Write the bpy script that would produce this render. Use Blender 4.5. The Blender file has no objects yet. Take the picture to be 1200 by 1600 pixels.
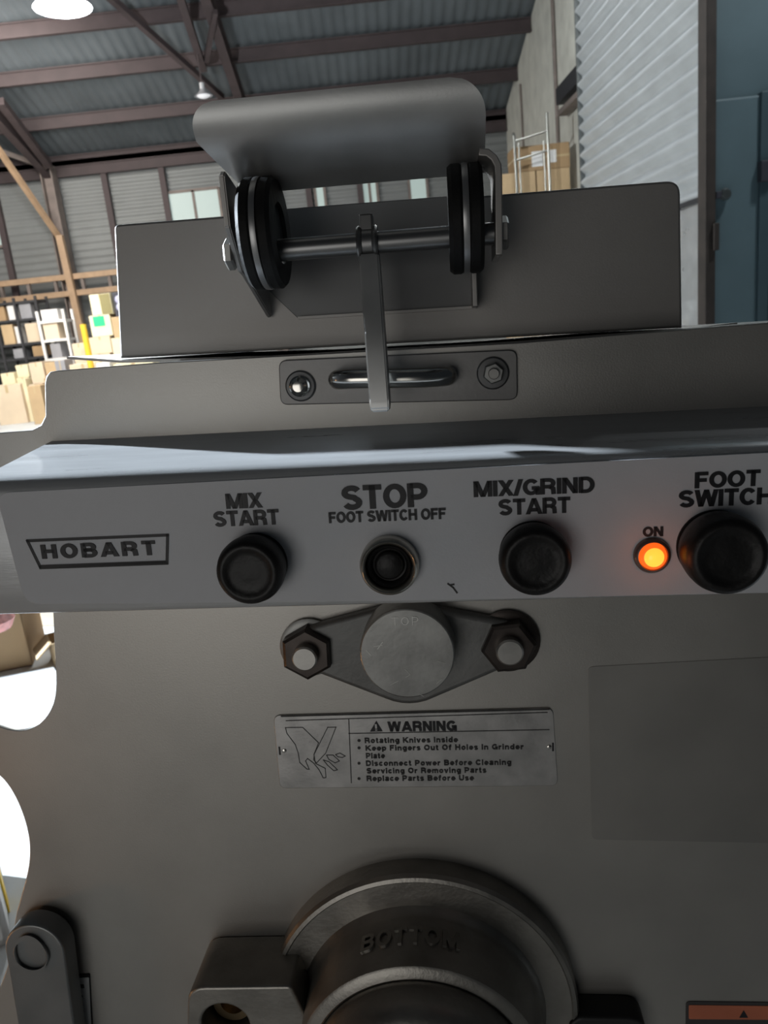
import bpy, bmesh, math, random
from mathutils import Vector, Matrix
random.seed(7)
S = bpy.context.scene
COL = S.collection

# ------------------------------------------------------------------ camera
F = 1200.0
def nv(x, y, z): return Vector((x, y, z)).normalized()
dn = nv(485, 4615, 1200)                    # world down, in camera axes (x right, y down, z forward)
fw = Vector((-32, -306, 1200)); fw = (fw - dn*fw.dot(dn)).normalized()
rt = dn.cross(fw).normalized()              # world +X in camera axes
if rt.x < 0: rt = -rt
CAMP = Vector((0, 0, 1.45))
def c2w(v):                                 # camera axes -> world axes
    return Vector((v.dot(rt), v.dot(fw), -v.dot(dn)))
cx, cy, cz = c2w(Vector((1,0,0))), c2w(Vector((0,-1,0))), c2w(Vector((0,0,-1)))
cam_d = bpy.data.cameras.new('camera'); cam = bpy.data.objects.new('camera', cam_d); COL.objects.link(cam)
M = Matrix((cx, cy, cz)).transposed().to_4x4(); M.translation = CAMP
cam.matrix_world = M
cam_d.sensor_fit = 'VERTICAL'; cam_d.sensor_height = 36; cam_d.sensor_width = 27; cam_d.lens = 27
cam_d.clip_start = .02; cam_d.clip_end = 200
cam_d.dof.use_dof = True; cam_d.dof.focus_distance = .43; cam_d.dof.aperture_fstop = 22
S.camera = cam

# ------------------------------------------------------------------ machine frame
ux = nv(13000, -500, -1200)
dd = Vector((0, 1, .225)); dd = (dd - ux*dd.dot(ux)).normalized()
UX = c2w(ux); VY = -c2w(dd); WZ_ = UX.cross(VY).normalized()
def ray(px, py): return c2w(Vector((px-600, py-800, F)))
PD = .495                                   # camera to front plate along the view axis at the bearing cap
MO = CAMP + ray(636, 1022)*(PD/F)
MM = Matrix((UX, VY, WZ_)).transposed().to_4x4(); MM.translation = MO
MI = MM.inverted()
CL = MI @ CAMP; MR = MI.to_3x3()
def mp(px, py, w=0.0):                      # point of the machine plane at offset w seen at a pixel
    d = MR @ ray(px, py); t = (w - CL.z)/d.z
    return CL + d*t
def wy(px, py, Y): d = ray(px, py); return CAMP + d*(Y/d.y)
def wx(px, py, X): d = ray(px, py); return CAMP + d*(X/d.x)
def wz(px, py, z): d = ray(px, py); return CAMP + d*((z-CAMP.z)/d.z)

# ------------------------------------------------------------------ world, lights, exposure
W = bpy.data.worlds.new('world'); S.world = W; W.use_nodes = True
bg = W.node_tree.nodes['Background']; bg.inputs[0].default_value = (.55, .66, .78, 1); bg.inputs[1].default_value = .02
S.view_settings.view_transform = 'Standard'; S.view_settings.look = 'None'
S.view_settings.exposure = 0.0; S.view_settings.gamma = 1.0; S.view_settings.use_curve_mapping = False
def look(o, target):
    o.rotation_euler = (Vector(target) - o.location).to_track_quat('-Z', 'Y').to_euler()
def area(name, loc, target, sx, sy, power, col):
    l = bpy.data.lights.new(name, 'AREA'); l.shape = 'RECTANGLE'; l.size = sx; l.size_y = sy; l.energy = power; l.color = col
    o = bpy.data.objects.new(name, l); COL.objects.link(o); o.location = loc; look(o, target); return o
def point(name, loc, power, col, r=.1):
    l = bpy.data.lights.new(name, 'POINT'); l.energy = power; l.color = col; l.shadow_soft_size = r
    o = bpy.data.objects.new(name, l); COL.objects.link(o); o.location = loc; return o
XRL = wy(790, 185, 19.0).x
# strong bay flood to the left, a little behind the grinder: lights the floor and boxes
fl_ = bpy.data.lights.new('flood_left', 'SPOT'); fl_.energy = 4200; fl_.color = (.80, .90, 1); fl_.spot_size = math.radians(46); fl_.spot_blend = .15; fl_.shadow_soft_size = .12
flo = bpy.data.objects.new('flood_left', fl_); COL.objects.link(flo); flo.location = (-5.2, 3.15, 3.2); look(flo, (-.2, 2.95, .30))
fk = bpy.data.lights.new('box_top_fill_spot', 'SPOT'); fk.energy = 13000; fk.color = (.80, .90, 1); fk.spot_size = math.radians(3.4); fk.spot_blend = .3; fk.shadow_soft_size = .08  # tight spot added only to brighten the control box top
fko = bpy.data.objects.new('box_top_fill_spot', fk); COL.objects.link(fko); fko.location = (-5.2, 3.15, 3.3); look(fko, MM @ mp(170, 745, .05))
# unseen lights for the far bay, some added as fill
fb = bpy.data.lights.new('bay_floor_fill', 'SPOT'); fb.energy = 620; fb.color = (1, .98, .94); fb.spot_size = math.radians(80); fb.spot_blend = .6; fb.shadow_soft_size = .2  # added spot, whitens the far floor around the carton heap
fbo = bpy.data.objects.new('bay_floor_fill', fb); COL.objects.link(fbo); fbo.location = (-6.5, 13.2, 5.2); look(fbo, (-7.2, 15.2, 0))
area('bay_back', (-6, 12.5, 5.6), (-7, 17.5, .5), 3, 3, 520, (1, .94, .86))
area('door_graze_fill', (XRL-.75, 9.8, 7.0), (XRL, 9.8, 2.0), .5, 2.5, 200, (.97, 1, 1))  # unseen light set high to graze the door ribs
area('teal_wall_fill', (5.2, 5.6, 6.8), (5.0, 7.6, 3.4),   .6, .6, 130, (.93, .98, 1))  # unseen light added to lift the teal wall
# unseen fill panel added left of the camera to brighten the machine front
area('front_fill', (-1.25, -2.3, 1.05), (0, .4, 1.2), 1.5, 1.5, 11.5, (1, .98, .94))
point('warm_lamp', MM @ mp(-1000, 1950, .15), .9, (1, .48, .18), .03)
point('warm_side_lamp', MM @ Vector((-2.0, .1, .6)), 1.2, (1, .55, .25), .05)

# ------------------------------------------------------------------ materials
def mat(name, col, rough=.5, metal=0.0, noise=0.0, nscale=30, bump=0.0, bscale=200, emit=None, es=0, spec=None, coat=0, stretch=None):
    m = bpy.data.materials.new(name); m.use_nodes = True
    nt = m.node_tree; b = nt.nodes['Principled BSDF']
    b.inputs['Base Color'].default_value = (*col, 1); b.inputs['Roughness'].default_value = rough; b.inputs['Metallic'].default_value = metal
    if coat: b.inputs['Coat Weight'].default_value = coat; b.inputs['Coat Roughness'].default_value = .15
    if spec is not None: b.inputs['Specular IOR Level'].default_value = spec
    if emit: b.inputs['Emission Color'].default_value = (*emit, 1); b.inputs['Emission Strength'].default_value = es
    if noise or bump:
        tc = nt.nodes.new('ShaderNodeTexCoord'); mpn = nt.nodes.new('ShaderNodeMapping')
        nt.links.new(tc.outputs['Object'], mpn.inputs[0])
        if stretch: mpn.inputs['Scale'].default_value = stretch
    if noise:
        n = nt.nodes.new('ShaderNodeTexNoise'); n.inputs['Scale'].default_value = nscale; n.inputs['Detail'].default_value = 6
        nt.links.new(mpn.outputs[0], n.inputs['Vector'])
        r = nt.nodes.new('ShaderNodeValToRGB')
        r.color_ramp.elements[0].position = .3; r.color_ramp.elements[1].position = .7
        r.color_ramp.elements[0].color = (*[c*(1-noise) for c in col], 1); r.color_ramp.elements[1].color = (*[min(1, c*(1+noise)) for c in col], 1)
        nt.links.new(n.outputs[0], r.inputs[0]); nt.links.new(r.outputs[0], b.inputs['Base Color'])
        mr = nt.nodes.new('ShaderNodeMapRange'); mr.inputs[3].default_value = max(0, rough-.08); mr.inputs[4].default_value = min(1, rough+.08)
        nt.links.new(n.outputs[0], mr.inputs[0]); nt.links.new(mr.outputs[0], b.inputs['Roughness'])
    if bump:
        n2 = nt.nodes.new('ShaderNodeTexNoise'); n2.inputs['Scale'].default_value = bscale; n2.inputs['Detail'].default_value = 4
        nt.links.new(mpn.outputs[0], n2.inputs['Vector'])
        bp = nt.nodes.new('ShaderNodeBump'); bp.inputs['Strength'].default_value = bump; bp.inputs['Distance'].default_value = .002
        nt.links.new(n2.outputs[0], bp.inputs['Height']); nt.links.new(bp.outputs[0], b.inputs['Normal'])
    return m
STEEL = mat('brushed_steel', (.40, .385, .36), .42, .75, .10, 9, .04, 900, stretch=(1, 1, 1))
LIDST = mat('lid_steel', (.34, .325, .31), .5, .7, .08, 8, .03, 900)
GUARD = mat('guard_steel', (.50, .505, .50), .42, .75, .12, 25, .03, 700)
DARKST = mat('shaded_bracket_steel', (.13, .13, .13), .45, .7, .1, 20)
FOLD = mat('polished_steel', (.55, .56, .57), .3, .5, .08, 30, .05, 300, stretch=(.3, 3, 3))
CHROME = mat('chrome', (.62, .6, .56), .18, 1, .1, 60)
CAST = mat('cast_metal', (.30, .285, .26), .4, .85, .18, 40, .10, 350)
CASTD = mat('cast_flange_metal', (.17, .17, .165), .5, .7, .2, 40, .08, 350)
CAPM = mat('cap_metal', (.30, .30, .29), .42, .8, .22, 45, .04, 300)
ENGR = mat('engraving', (.10, .10, .10), .6, .5)
NUT = mat('dark_nut', (.06, .05, .045), .35, .8, .3, 60)
STUD = mat('stud_end', (.38, .37, .35), .35, .8, .15, 90)
RUBBER = mat('black_rubber', (.010, .010, .010), .6, 0, .2, 80, .2, 200, spec=.2)
KNOB = mat('black_knob_rubber', (.010, .009, .009), .45, 0, .3, 60, .3, 120, spec=.35)
LABEL = mat('grey_label', (.60, .61, .64), .5, 0, .03, 40, .05, 1200)
INK = mat('black_ink', (.008, .008, .011), .5)
INK2 = mat('worn_grey_ink', (.035, .035, .035), .6, 0, .6, 120)
SIGN = mat('sign_metal', (.44, .43, .42), .36, .8, .16, 60, .04, 500)
PATCH = mat('dark_film', (.34, .33, .31), .45, .72, .05, 20)
ORANGE = mat('orange_label', (.55, .16, .08), .5, 0, .1, 40)
LENS = mat('lit_lens', (.8, .1, .02), .3, 0, emit=(1, .12, .01), es=1.1)
LENSC = mat('lit_lens_core', (1, .5, .1), .2, 0, emit=(1, .40, .035), es=1.5)
CONC = mat('concrete_floor', (.52, .535, .535), .75, 0, .08, 2.2)
WALLC = mat('limewashed_concrete', (.62, .61, .55), .9, 0, .12, 3, .3, 30)
SHEET = mat('galvanised_sheet', (.20, .21, .21), .6, .2, .10, 1.5)
ROOFM = mat('roof_sheet', (.135, .155, .17), .6, .2, .15, 1.1)
PURL = mat('red_oxide_steel', (.065, .048, .05), .7, .1, .15, 4)
OXIDE = mat('dusty_steel', (.20, .165, .15), .7, .1, .2, 5)
TANST = mat('orange_lit_steel', (.40, .27, .17), .6, 0, .15, 5)  # brown steel with the orange light on it put into the colour
DOORM = mat('white_corrugated_sheet', (.60, .63, .65), .42, .35, .06, 3)
FOIL = mat('dented_sheet', (.66, .68, .70), .3, .55, .08, 5)
POST = mat('brown_post', (.045, .035, .03), .7, 0, .3, 6)
TEAL = mat('teal_paint', (.115, .175, .20), .55, 0, .06, 3)
TEALD = mat('teal_trim', (.06, .10, .12), .55, 0, .06, 3)
CARD = [mat('cardboard_tan', (.50, .36, .21), .85, 0, .08, 3), mat('cardboard_cream', (.78, .70, .48), .85, 0, .06, 3),
        mat('cardboard_brown', (.36, .24, .13), .85, 0, .08, 3), mat('cardboard_pale', (.66, .54, .40), .85, 0, .06, 3)]
WHITEB = mat('white_carton', (.72, .70, .68), .8, 0, .05, 4)
GREYB = mat('grey_plastic', (.28, .28, .30), .6, 0, .1, 4)
DGREY = mat('charcoal_plastic', (.05, .05, .065), .5, 0, .1, 4)
TAPE = mat('packing_tape', (.50, .38, .22), .35)
PAPER = mat('paper_label', (.8, .8, .8), .7)
BLACKST = mat('black_rack_steel', (.03, .03, .034), .6)
GREEN = mat('green_print', (.03, .5, .22), .6)
LIME = mat('lime_print', (.15, .8, .15), .6)
YELLOW = mat('yellow_paint', (.85, .55, .04), .6)
ALU = mat('aluminium_tube', (.28, .28, .26), .35, .8)
GLASS = mat('dusty_daylit_glass', (.3, .35, .34), .5, 0, emit=(.52, .66, .62), es=.42)
LAMPM = mat('lamp_glow', (1, 1, 1), .4, 0, emit=(.95, 1, 1), es=22)
LAMPH = mat('lamp_housing', (.5, .5, .52), .4, .3)

# ------------------------------------------------------------------ helpers
def link(name, me, m, parent=None):
    o = bpy.data.objects.new(name, me); COL.objects.link(o)
    if m is not None:
        me.materials.clear(); me.materials.append(m)
    if parent is not None: o.parent = parent
    return o
def tag(o, label=None, cat=None, group=None, kind=None):
    if label: o['label'] = label
    if cat: o['category'] = cat
    if group: o['group'] = group
    if kind: o['kind'] = kind
    return o
def smooth(me, ang=35):
    for p in me.polygons: p.use_smooth = True
    me.set_sharp_from_angle(angle=math.radians(ang))
def from_curve(cu, sm=True):
    o = bpy.data.objects.new('tmp', cu); COL.objects.link(o)
    me = bpy.data.meshes.new_from_object(o); bpy.data.objects.remove(o); bpy.data.curves.remove(cu)
    if sm: smooth(me)
    return me
def plate(outlines, w0, w1, bev=.0004, seg=2):
    """flat plate: first outline is the edge, the others holes (2D points in the machine plane)"""
    cu = bpy.data.curves.new('c', 'CURVE'); cu.dimensions = '2D'; cu.fill_mode = 'BOTH'
    h = (w1-w0)/2; bev = min(bev, h*.98)
    cu.extrude = h-bev; cu.bevel_depth = bev; cu.bevel_resolution = seg; cu.offset = -bev
    for pts in outlines:
        sp = cu.splines.new('POLY'); sp.points.add(len(pts)-1); sp.use_cyclic_u = True
        for q, p in zip(sp.points, pts): q.co = (p[0], p[1], 0, 1)
    me = from_curve(cu)
    for v in me.vertices: v.co.z += (w0+w1)/2
    return me
def P2(pts, w): return [tuple(mp(x, y, w).xy) for x, y in pts]
def rnd(pts, radii, n=6):
    """round the corners of a polygon"""
    out = []; N = len(pts)
    if not hasattr(radii, '__len__'): radii = [radii]*N
    for i in range(N):
        p = Vector(pts[i]); a = Vector(pts[i-1]); b = Vector(pts[(i+1) % N]); r = radii[i]
        if r <= 0: out.append(tuple(p)); continue
        da = (a-p); db = (b-p); r_ = min(r, da.length*.48, db.length*.48)
        s = p+da.normalized()*r_; e = p+db.normalized()*r_
        for k in range(n+1):
            t = k/n; out.append(tuple(s*(1-t)**2 + p*2*t*(1-t) + e*t*t))
    return out
def circ(c, r, n=40, ph=0): return [(c[0]+r*math.cos(ph+2*math.pi*k/n), c[1]+r*math.sin(ph+2*math.pi*k/n)) for k in range(n)]
def hull(pts):
    pts = sorted(set(pts)); 
    def half(ps):
        h = []
        for p in ps:
            while len(h) > 1 and (h[-1][0]-h[-2][0])*(p[1]-h[-2][1]) - (h[-1][1]-h[-2][1])*(p[0]-h[-2][0]) <= 0: h.pop()
            h.append(p)
        return h[:-1]
    return half(pts) + half(pts[::-1])
def lathe(prof, c=(0, 0), n=48, axis='z', sm=30):
    """prof: list of (r, h)"""
    vs, fs = [], []
    for r, h in prof:
        for k in range(n):
            a = 2*math.pi*k/n; x, y = r*math.cos(a), r*math.sin(a)
            if axis == 'z': vs.append((c[0]+x, c[1]+y, h))
            elif axis == 'x': vs.append((h, c[0]+x, c[1]+y))
    m = len(prof)
    for i in range(m-1):
        for k in range(n): fs.append((i*n+k, i*n+(k+1) % n, (i+1)*n+(k+1) % n, (i+1)*n+k))
    if prof[-1][0] > 1e-6: fs.append(tuple((m-1)*n+k for k in range(n)))
    if prof[0][0] > 1e-6: fs.append(tuple(reversed(range(n))))
    me = bpy.data.meshes.new('l'); me.from_pydata(vs, [], fs)
    bm = bmesh.new(); bm.from_mesh(me); bmesh.ops.remove_doubles(bm, verts=bm.verts, dist=1e-7)
    bmesh.ops.recalc_face_normals(bm, faces=bm.faces); bm.to_mesh(me); bm.free()
    smooth(me, sm); return me
def tube(pts, r, n=12, smooth_path=False):
    cu = bpy.data.curves.new('c', 'CURVE'); cu.dimensions = '3D'; cu.bevel_depth = r; cu.bevel_resolution = max(1, n//4); cu.use_fill_caps = True
    sp = cu.splines.new('NURBS' if smooth_path else 'POLY'); sp.points.add(len(pts)-1)
    if smooth_path: sp.use_endpoint_u = True; sp.order_u = 3; sp.resolution_u = 8
    for q, p in zip(sp.points, pts): q.co = (*p, 1)
    return from_curve(cu)
def boxes(lst, bev=0.0):
    """lst of (min corner, max corner)"""
    bm = bmesh.new()
    for a, b in lst:
        r = bmesh.ops.create_cube(bm, size=1)
        for v in r['verts']:
            v.co = Vector([(a[i]+b[i])/2 + v.co[i]*(b[i]-a[i]) for i in range(3)])
    if bev: bmesh.ops.bevel(bm, geom=bm.edges[:], offset=bev, segments=2, affect='EDGES', profile=.6)
    me = bpy.data.meshes.new('b'); bm.to_mesh(me); bm.free(); return me
def beam(a, b, sx, sy, up=(0, 0, 1)):
    """bar of section sx (side) by sy (up) from a to b, I section look by flanges"""
    a, b = Vector(a), Vector(b); d = (b-a); L = d.length; d.normalize()
    u = Vector(up); s = d.cross(u).normalized(); u = s.cross(d).normalized()
    vs, fs = [], []
    for (o1, hs, o2, hu) in ((0, sx/2, sy/2-.012, .012), (0, sx/2, -sy/2+.012, .012), (0, .012, 0, sy/2-.024)):
        base = len(vs)
        for e in (a, b):
            for i, j in ((-1, -1), (1, -1), (1, 1), (-1, 1)):
                vs.append(e + s*(o1+i*hs) + u*(o2+j*hu))
        for f in ((0, 1, 2, 3), (7, 6, 5, 4), (0, 4, 5, 1), (1, 5, 6, 2), (2, 6, 7, 3), (3, 7, 4, 0)): fs.append(tuple(base+k for k in f))
    me = bpy.data.meshes.new('i'); me.from_pydata([tuple(v) for v in vs], [], fs); return me
def bar(a, b, sx, sy, up=(0, 0, 1)):
    a, b = Vector(a), Vector(b); d = (b-a).normalized(); u = Vector(up); s = d.cross(u).normalized(); u = s.cross(d).normalized()
    vs = [e + s*(i*sx/2) + u*(j*sy/2) for e in (a, b) for i, j in ((-1, -1), (1, -1), (1, 1), (-1, 1))]
    fs = [(3, 2, 1, 0), (4, 5, 6, 7), (0, 1, 5, 4), (1, 2, 6, 5), (2, 3, 7, 6), (3, 0, 4, 7)]
    me = bpy.data.meshes.new('i'); me.from_pydata([tuple(v) for v in vs], [], fs); return me
# ---- a plain bold grotesque drawn with strokes (centre lines, capitals 1 high)
def arc(x, y, rx, ry, a0, a1, n=8): return [(x+rx*math.cos(math.radians(a0+(a1-a0)*k/n)), y+ry*math.sin(math.radians(a0+(a1-a0)*k/n))) for k in range(n+1)]
T = .19; h = T/2
def bowl(x0, x1, y0, y1, n=5):
    r = (y1-y0)/2; rx = min(r, (x1-x0)*.7)
    return [(x0, y1)] + arc(x1-rx, y0+r, rx, r, 90, -90, n*2) + [(x0, y0)]
GL = {
 'A': (.80, [[(h*.75, 0), (.40, 1)], [(.80-h*.75, 0), (.40, 1)], [(.2, .27), (.6, .27)]]),
 'B': (.72, [[(h, 0), (h, 1)], bowl(h, .60, .5+.02, 1-h), bowl(h, .63, h, .52)]),
 'C': (.74, [arc(.38, .5, .285, .5-h, 38, 322, 16)]),
 'D': (.74, [[(h, 0), (h, 1)], [(h, 1-h)]+arc(.34, .5, .305, .5-h, 90, -90, 12)+[(h, h)]]),
 'F': (.62, [[(h, 0), (h, 1)], [(h, 1-h), (.62, 1-h)], [(h, .5), (.55, .5)]]),
 'G': (.78, [arc(.39, .5, .295, .5-h, 40, 340, 16)+[(.70, .42), (.70, .42)], [(.42, .43), (.78, .43)], [(.71, 0), (.71, .5)]]),
 'H': (.72, [[(h, 0), (h, 1)], [(.72-h, 0), (.72-h, 1)], [(h, .52), (.72-h, .52)]]),
 'I': (T, [[(h, 0), (h, 1)]]),
 'K': (.76, [[(h, 0), (h, 1)], [(.66, 1), (.10, .38)], [(.28, .58), (.69, 0)]]),
 'M': (.88, [[(h, 0), (h, 1)], [(.88-h, 0), (.88-h, 1)], [(h*1.2, 1), (.44, 0)], [(.88-h*1.2, 1), (.44, 0)]]),
 'N': (.72, [[(h, 0), (h, 1)], [(.72-h, 0), (.72-h, 1)], [(h*1.1, 1), (.72-h*1.1, 0)]]),
 'O': (.80, [arc(.40, .5, .40-h, .5-h, 0, 345, 23)+['c']]),
 'P': (.68, [[(h, 0), (h, 1)], bowl(h, .59, .42, 1-h)]),
 'R': (.73, [[(h, 0), (h, 1)], bowl(h, .61, .48, 1-h), [(.44, .46), (.60, .36), (.63, 0)]]),
 'S': (.69, [arc(.34, .72, .245, .185, 20, 180, 7)[:-1]+arc(.34, .70, .245, .17, 180, 250, 4)+[(.42, .50)]+arc(.35, .28, .25, .19, 60, -160, 9)]),
 'T': (.66, [[(.33, 0), (.33, 1)], [(0, 1-h), (.66, 1-h)]]),
 'U': (.72, [[(h, 1)]+arc(.36, .36, .265, .265, 180, 360, 9)+[(.72-h, 1)]]),
 'W': (1.04, [[(h*.8, 1), (.27, 0)], [(.52, 1), (.27, 0)], [(.52, 1), (.77, 0)], [(1.04-h*.8, 1), (.77, 0)]]),
 'X': (.72, [[(h*1.1, 1), (.72-h*1.1, 0)], [(.72-h*1.1, 1), (h*1.1, 0)]]),
 '/': (.34, [[(.04, -.02), (.30, 1.02)]]),
 '!': (T, [[(h, .3), (h, 1)], [(h, 0), (h, .16)]]),
 'a': (.56, [arc(.28, .54, .20, .13, 160, 30, 5)+[(.46, .4), (.46, 0)], arc(.25, .21, .17, .13, 60, 320, 9)+[(.46, .28)]+[(.46, .36), (.25, .34)]]),
 'c': (.56, [arc(.29, .36, .20, .27, 40, 320, 12)]),
 'd': (.60, [[(.51, 0), (.51, 1)], arc(.29, .36, .20, .27, 0, 345, 15)+['c']]),
 'e': (.58, [[(.1, .36), (.5, .36)]+arc(.29, .36, .20, .27, 5, 315, 12)]),
 'f': (.38, [[(.16, 0), (.16, .8), (.22, .90), (.38, .91)], [(0, .66), (.36, .66)]]),
 'g': (.60, [[(.51, .70), (.51, -.05), (.42, -.18), (.12, -.16)], arc(.29, .38, .20, .25, 0, 345, 15)+['c']]),
 'i': (T, [[(h, 0), (h, .7)], [(h, .84), (h, 1)]]),
 'l': (T, [[(h, 0), (h, 1)]]),
 'm': (.88, [[(h, 0), (h, .7)], [(h, .5)]+arc(.27, .47, .17, .15, 150, 0, 6)+[(.44, 0)], [(.44, .5)]+arc(.61, .47, .17, .15, 150, 0, 6)+[(.785, 0)]]),
 'n': (.58, [[(h, 0), (h, .7)], [(h, .46)]+arc(.29, .44, .195, .18, 150, 0, 7)+[(.485, 0)]]),
 'o': (.60, [arc(.30, .36, .21, .27, 0, 345, 15)+['c']]),
 'p': (.60, [[(h, -.25), (h, .70)], arc(.31, .36, .20, .27, 0, 345, 15)+['c']]),
 'r': (.40, [[(h, 0), (h, .7)], [(h, .42), (.17, .56), (.27, .61), (.40, .61)]]),
 's': (.52, [arc(.26, .52, .17, .115, 20, 230, 7)+[(.32, .36)]+arc(.26, .19, .17, .12, 60, -160, 7)]),
 't': (.36, [[(.15, .92), (.15, .16), (.22, .09), (.36, .09)], [(0, .64), (.34, .64)]]),
 'u': (.58, [[(.485, 0), (.485, .7)], [(h, .7)]+arc(.29, .26, .195, .18, 180, 330, 7)]),
 'v': (.56, [[(h*.8, .7), (.28, 0)], [(.56-h*.8, .7), (.28, 0)]]),
 'w': (.82, [[(h*.8, .7), (.22, 0)], [(.41, .7), (.22, 0)], [(.41, .7), (.60, 0)], [(.82-h*.8, .7), (.60, 0)]]),
 ' ': (.24, []),
}
def stroke_poly(pts, t):
    closed = pts[-1] == 'c'
    if closed: pts = pts[:-1]
    P = [Vector(p) for p in pts]; P = [p for i, p in enumerate(P) if i == 0 or (p-P[i-1]).length > 1e-4]
    n = len(P); L, R = [], []
    for i in range(n):
        a = P[i-1] if (i or closed) else None; b = P[(i+1) % n] if (i < n-1 or closed) else None
        d1 = (P[i]-a).normalized() if a is not None else None; d2 = (b-P[i]).normalized() if b is not None else None
        d1 = d1 or d2; d2 = d2 or d1
        m = d1+d2; m = m.normalized() if m.length > 1e-3 else d1
        nn = Vector((-m.y, m.x)); k = min(1.6, 1/max(.4, nn.dot(Vector((-d1.y, d1.x)))))
        L.append(P[i]+nn*t/2*k); R.append(P[i]-nn*t/2*k)
    return L, R, closed
def text_mesh(s, bold=0., depth=.5, spacing=1.0):
    vs, fs = [], []; x = 0; t = T + bold
    for ch in s:
        w, st = GL[ch]
        for pts in st:
            L, R, cl = stroke_poly(pts, t); n = len(L); k = len(vs)
            lo = min(min(p[1] for p in pts if p != 'c'), 2)
            for l, r in zip(L, R):
                l = Vector((l.x, l.y)); r = Vector((r.x, r.y))
                if len(pts) == 2:                    # slanted stems end on the base and cap lines
                    y0, y1 = pts[0][1], pts[1][1]
                    if y0 != y1 and pts[0][0] != pts[1][0]:
                        dx = (pts[1][0]-pts[0][0])/(y1-y0); off = t/2*math.sqrt(1+dx*dx)
                        y = y0 if (l+r).y/2 < (y0+y1)/2 and y0 < y1 or (l+r).y/2 > (y0+y1)/2 and y0 > y1 else y1
                        xc = pts[0][0]+dx*(y-y0); l = Vector((xc-off, y)); r = Vector((xc+off, y))
                for z in (depth, -depth): vs += [(x+l.x, l.y, z), (x+r.x, r.y, z)]
            for i in range(n if cl else n-1):
                a = k+4*i; b = k+4*((i+1) % n)
                fs += [(a, a+1, b+1, b), (a+2, b+2, b+3, a+3), (a, b, b+2, a+2), (a+1, a+3, b+3, b+1)]
            if not cl: fs += [(k, k+2, k+3, k+1), (k+4*(n-1), k+4*(n-1)+1, k+4*(n-1)+3, k+4*(n-1)+2)]
        x += w + .10*spacing
    me = bpy.data.meshes.new('text'); me.from_pydata(vs, [], fs)
    bm = bmesh.new(); bm.from_mesh(me); bmesh.ops.recalc_face_normals(bm, faces=bm.faces); bm.to_mesh(me); bm.free(); return me
CAPH = 1.0
def lettering(s, x0, x1, yb, cap, w, m, parent, bold=0., th=.00025, spacing=1.0, name='lettering'):
    """s between pixel columns x0..x1, baseline yb at the middle, capital height cap in pixels"""
    me = text_mesh(s, bold, .5, spacing)
    xs = [v.co.x for v in me.vertices]; a, b = min(xs), max(xs)
    xm = (x0+x1)/2
    pm = mp(xm, yb, w); pt = mp(xm, yb-cap, w); pl = mp(x0, yb, w); pr = mp(x1, yb, w)
    u0, u1 = pl.x, pr.x; hv = (pt-pm).y
    for v in me.vertices:
        v.co = Vector((u0 + (v.co.x-a)/(b-a)*(u1-u0), pm.y + v.co.y*hv, w + v.co.z*th*2 + th))
    return link(name, me, m, parent)
def linework(polys, w, width, m, parent, name, closed=True, th=.0002):
    """thin printed lines as flat ribbons"""
    vs, fs = [], []
    for pts in polys:
        P = [Vector(mp(x, y, w)) for x, y in pts]
        n = len(P); rng = range(n if closed else n-1)
        for i in rng:
            a, b = P[i], P[(i+1) % n]; d = (b-a).normalized(); s = Vector((-d.y, d.x, 0))*width/2; e = d*width*.4
            k = len(vs)
            for z in (0, th):
                vs += [a-e-s+Vector((0, 0, z)), b+e-s+Vector((0, 0, z)), b+e+s+Vector((0, 0, z)), a-e+s+Vector((0, 0, z))]
            for f in ((4, 5, 6, 7), (0, 1, 5, 4), (1, 2, 6, 5), (2, 3, 7, 6), (3, 0, 4, 7)): fs.append(tuple(k+q for q in f))
    me = bpy.data.meshes.new('l'); me.from_pydata([tuple(v) for v in vs], [], fs); return link(name, me, m, parent)

# ================================================================== SETTING
YB = 19.0; HE = None
eave_l = wy(0, 265, YB); HE = eave_l.z                      # eave height at the back wall
XR = XRL                                      # right (gable) wall
XL = -16.0
ROOF_A = math.radians(17)
floor = link('floor', boxes([((XL-2, -6, -.1), (XR+6, YB+.3, 0))]), CONC); tag(floor, kind='structure')
def ribbed(name, o, du, dv, nu, pitch, amp, m, parent=None, length=1.0, seg=4, thick=None):
    """sheet from o: ribs run along du (full vector), repeat along dv; nu unused"""
    o, du, dv = Vector(o), Vector(du), Vector(dv); N = du.cross(dv).normalized()
    n = max(2, int(dv.length/pitch*seg)); vs, fs = [], []
    for i in range(n+1):
        h = amp*math.sin(i/seg*2*math.pi); p = o + dv*(i/n) + N*h
        vs += [p, p+du]
    for i in range(n): fs.append((2*i, 2*i+1, 2*i+3, 2*i+2))
    me = bpy.data.meshes.new('r'); me.from_pydata([tuple(v) for v in vs], [], fs)
    for p in me.polygons: p.use_smooth = True
    return link(name, me, m, parent)
wall_back = ribbed('wall_back', (XL-2, YB, 0), (XR+6-(XL-2), 0, 0), (0, 0, HE+.22), 1, .16, .018, SHEET); tag(wall_back, kind='structure')
ry = lambda y: HE + (YB-y)*math.tan(ROOF_A)
ceiling = ribbed('ceiling', (XL-2, YB+.2, ry(YB+.2)+.12), (0, -(YB-1), (YB-1)*math.tan(ROOF_A)), (XR+6-(XL-2), 0, 0), 1, .20, .018, ROOFM); tag(ceiling, kind='structure')
# purlins
for py in (262, 196, 121, 45, -30):
    d = ray(0, py); # y where the ray from the left frame edge meets the roof
    t = (HE + YB*math.tan(ROOF_A) - CAMP.z)/(d.z + d.y*math.tan(ROOF_A)); y = min(YB-.15, d.y*t)
    link('purlin', beam((XL, y, ry(y)-.05), (XR-.02, y, ry(y)-.05), .10, .24), PURL, ceiling)
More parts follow.
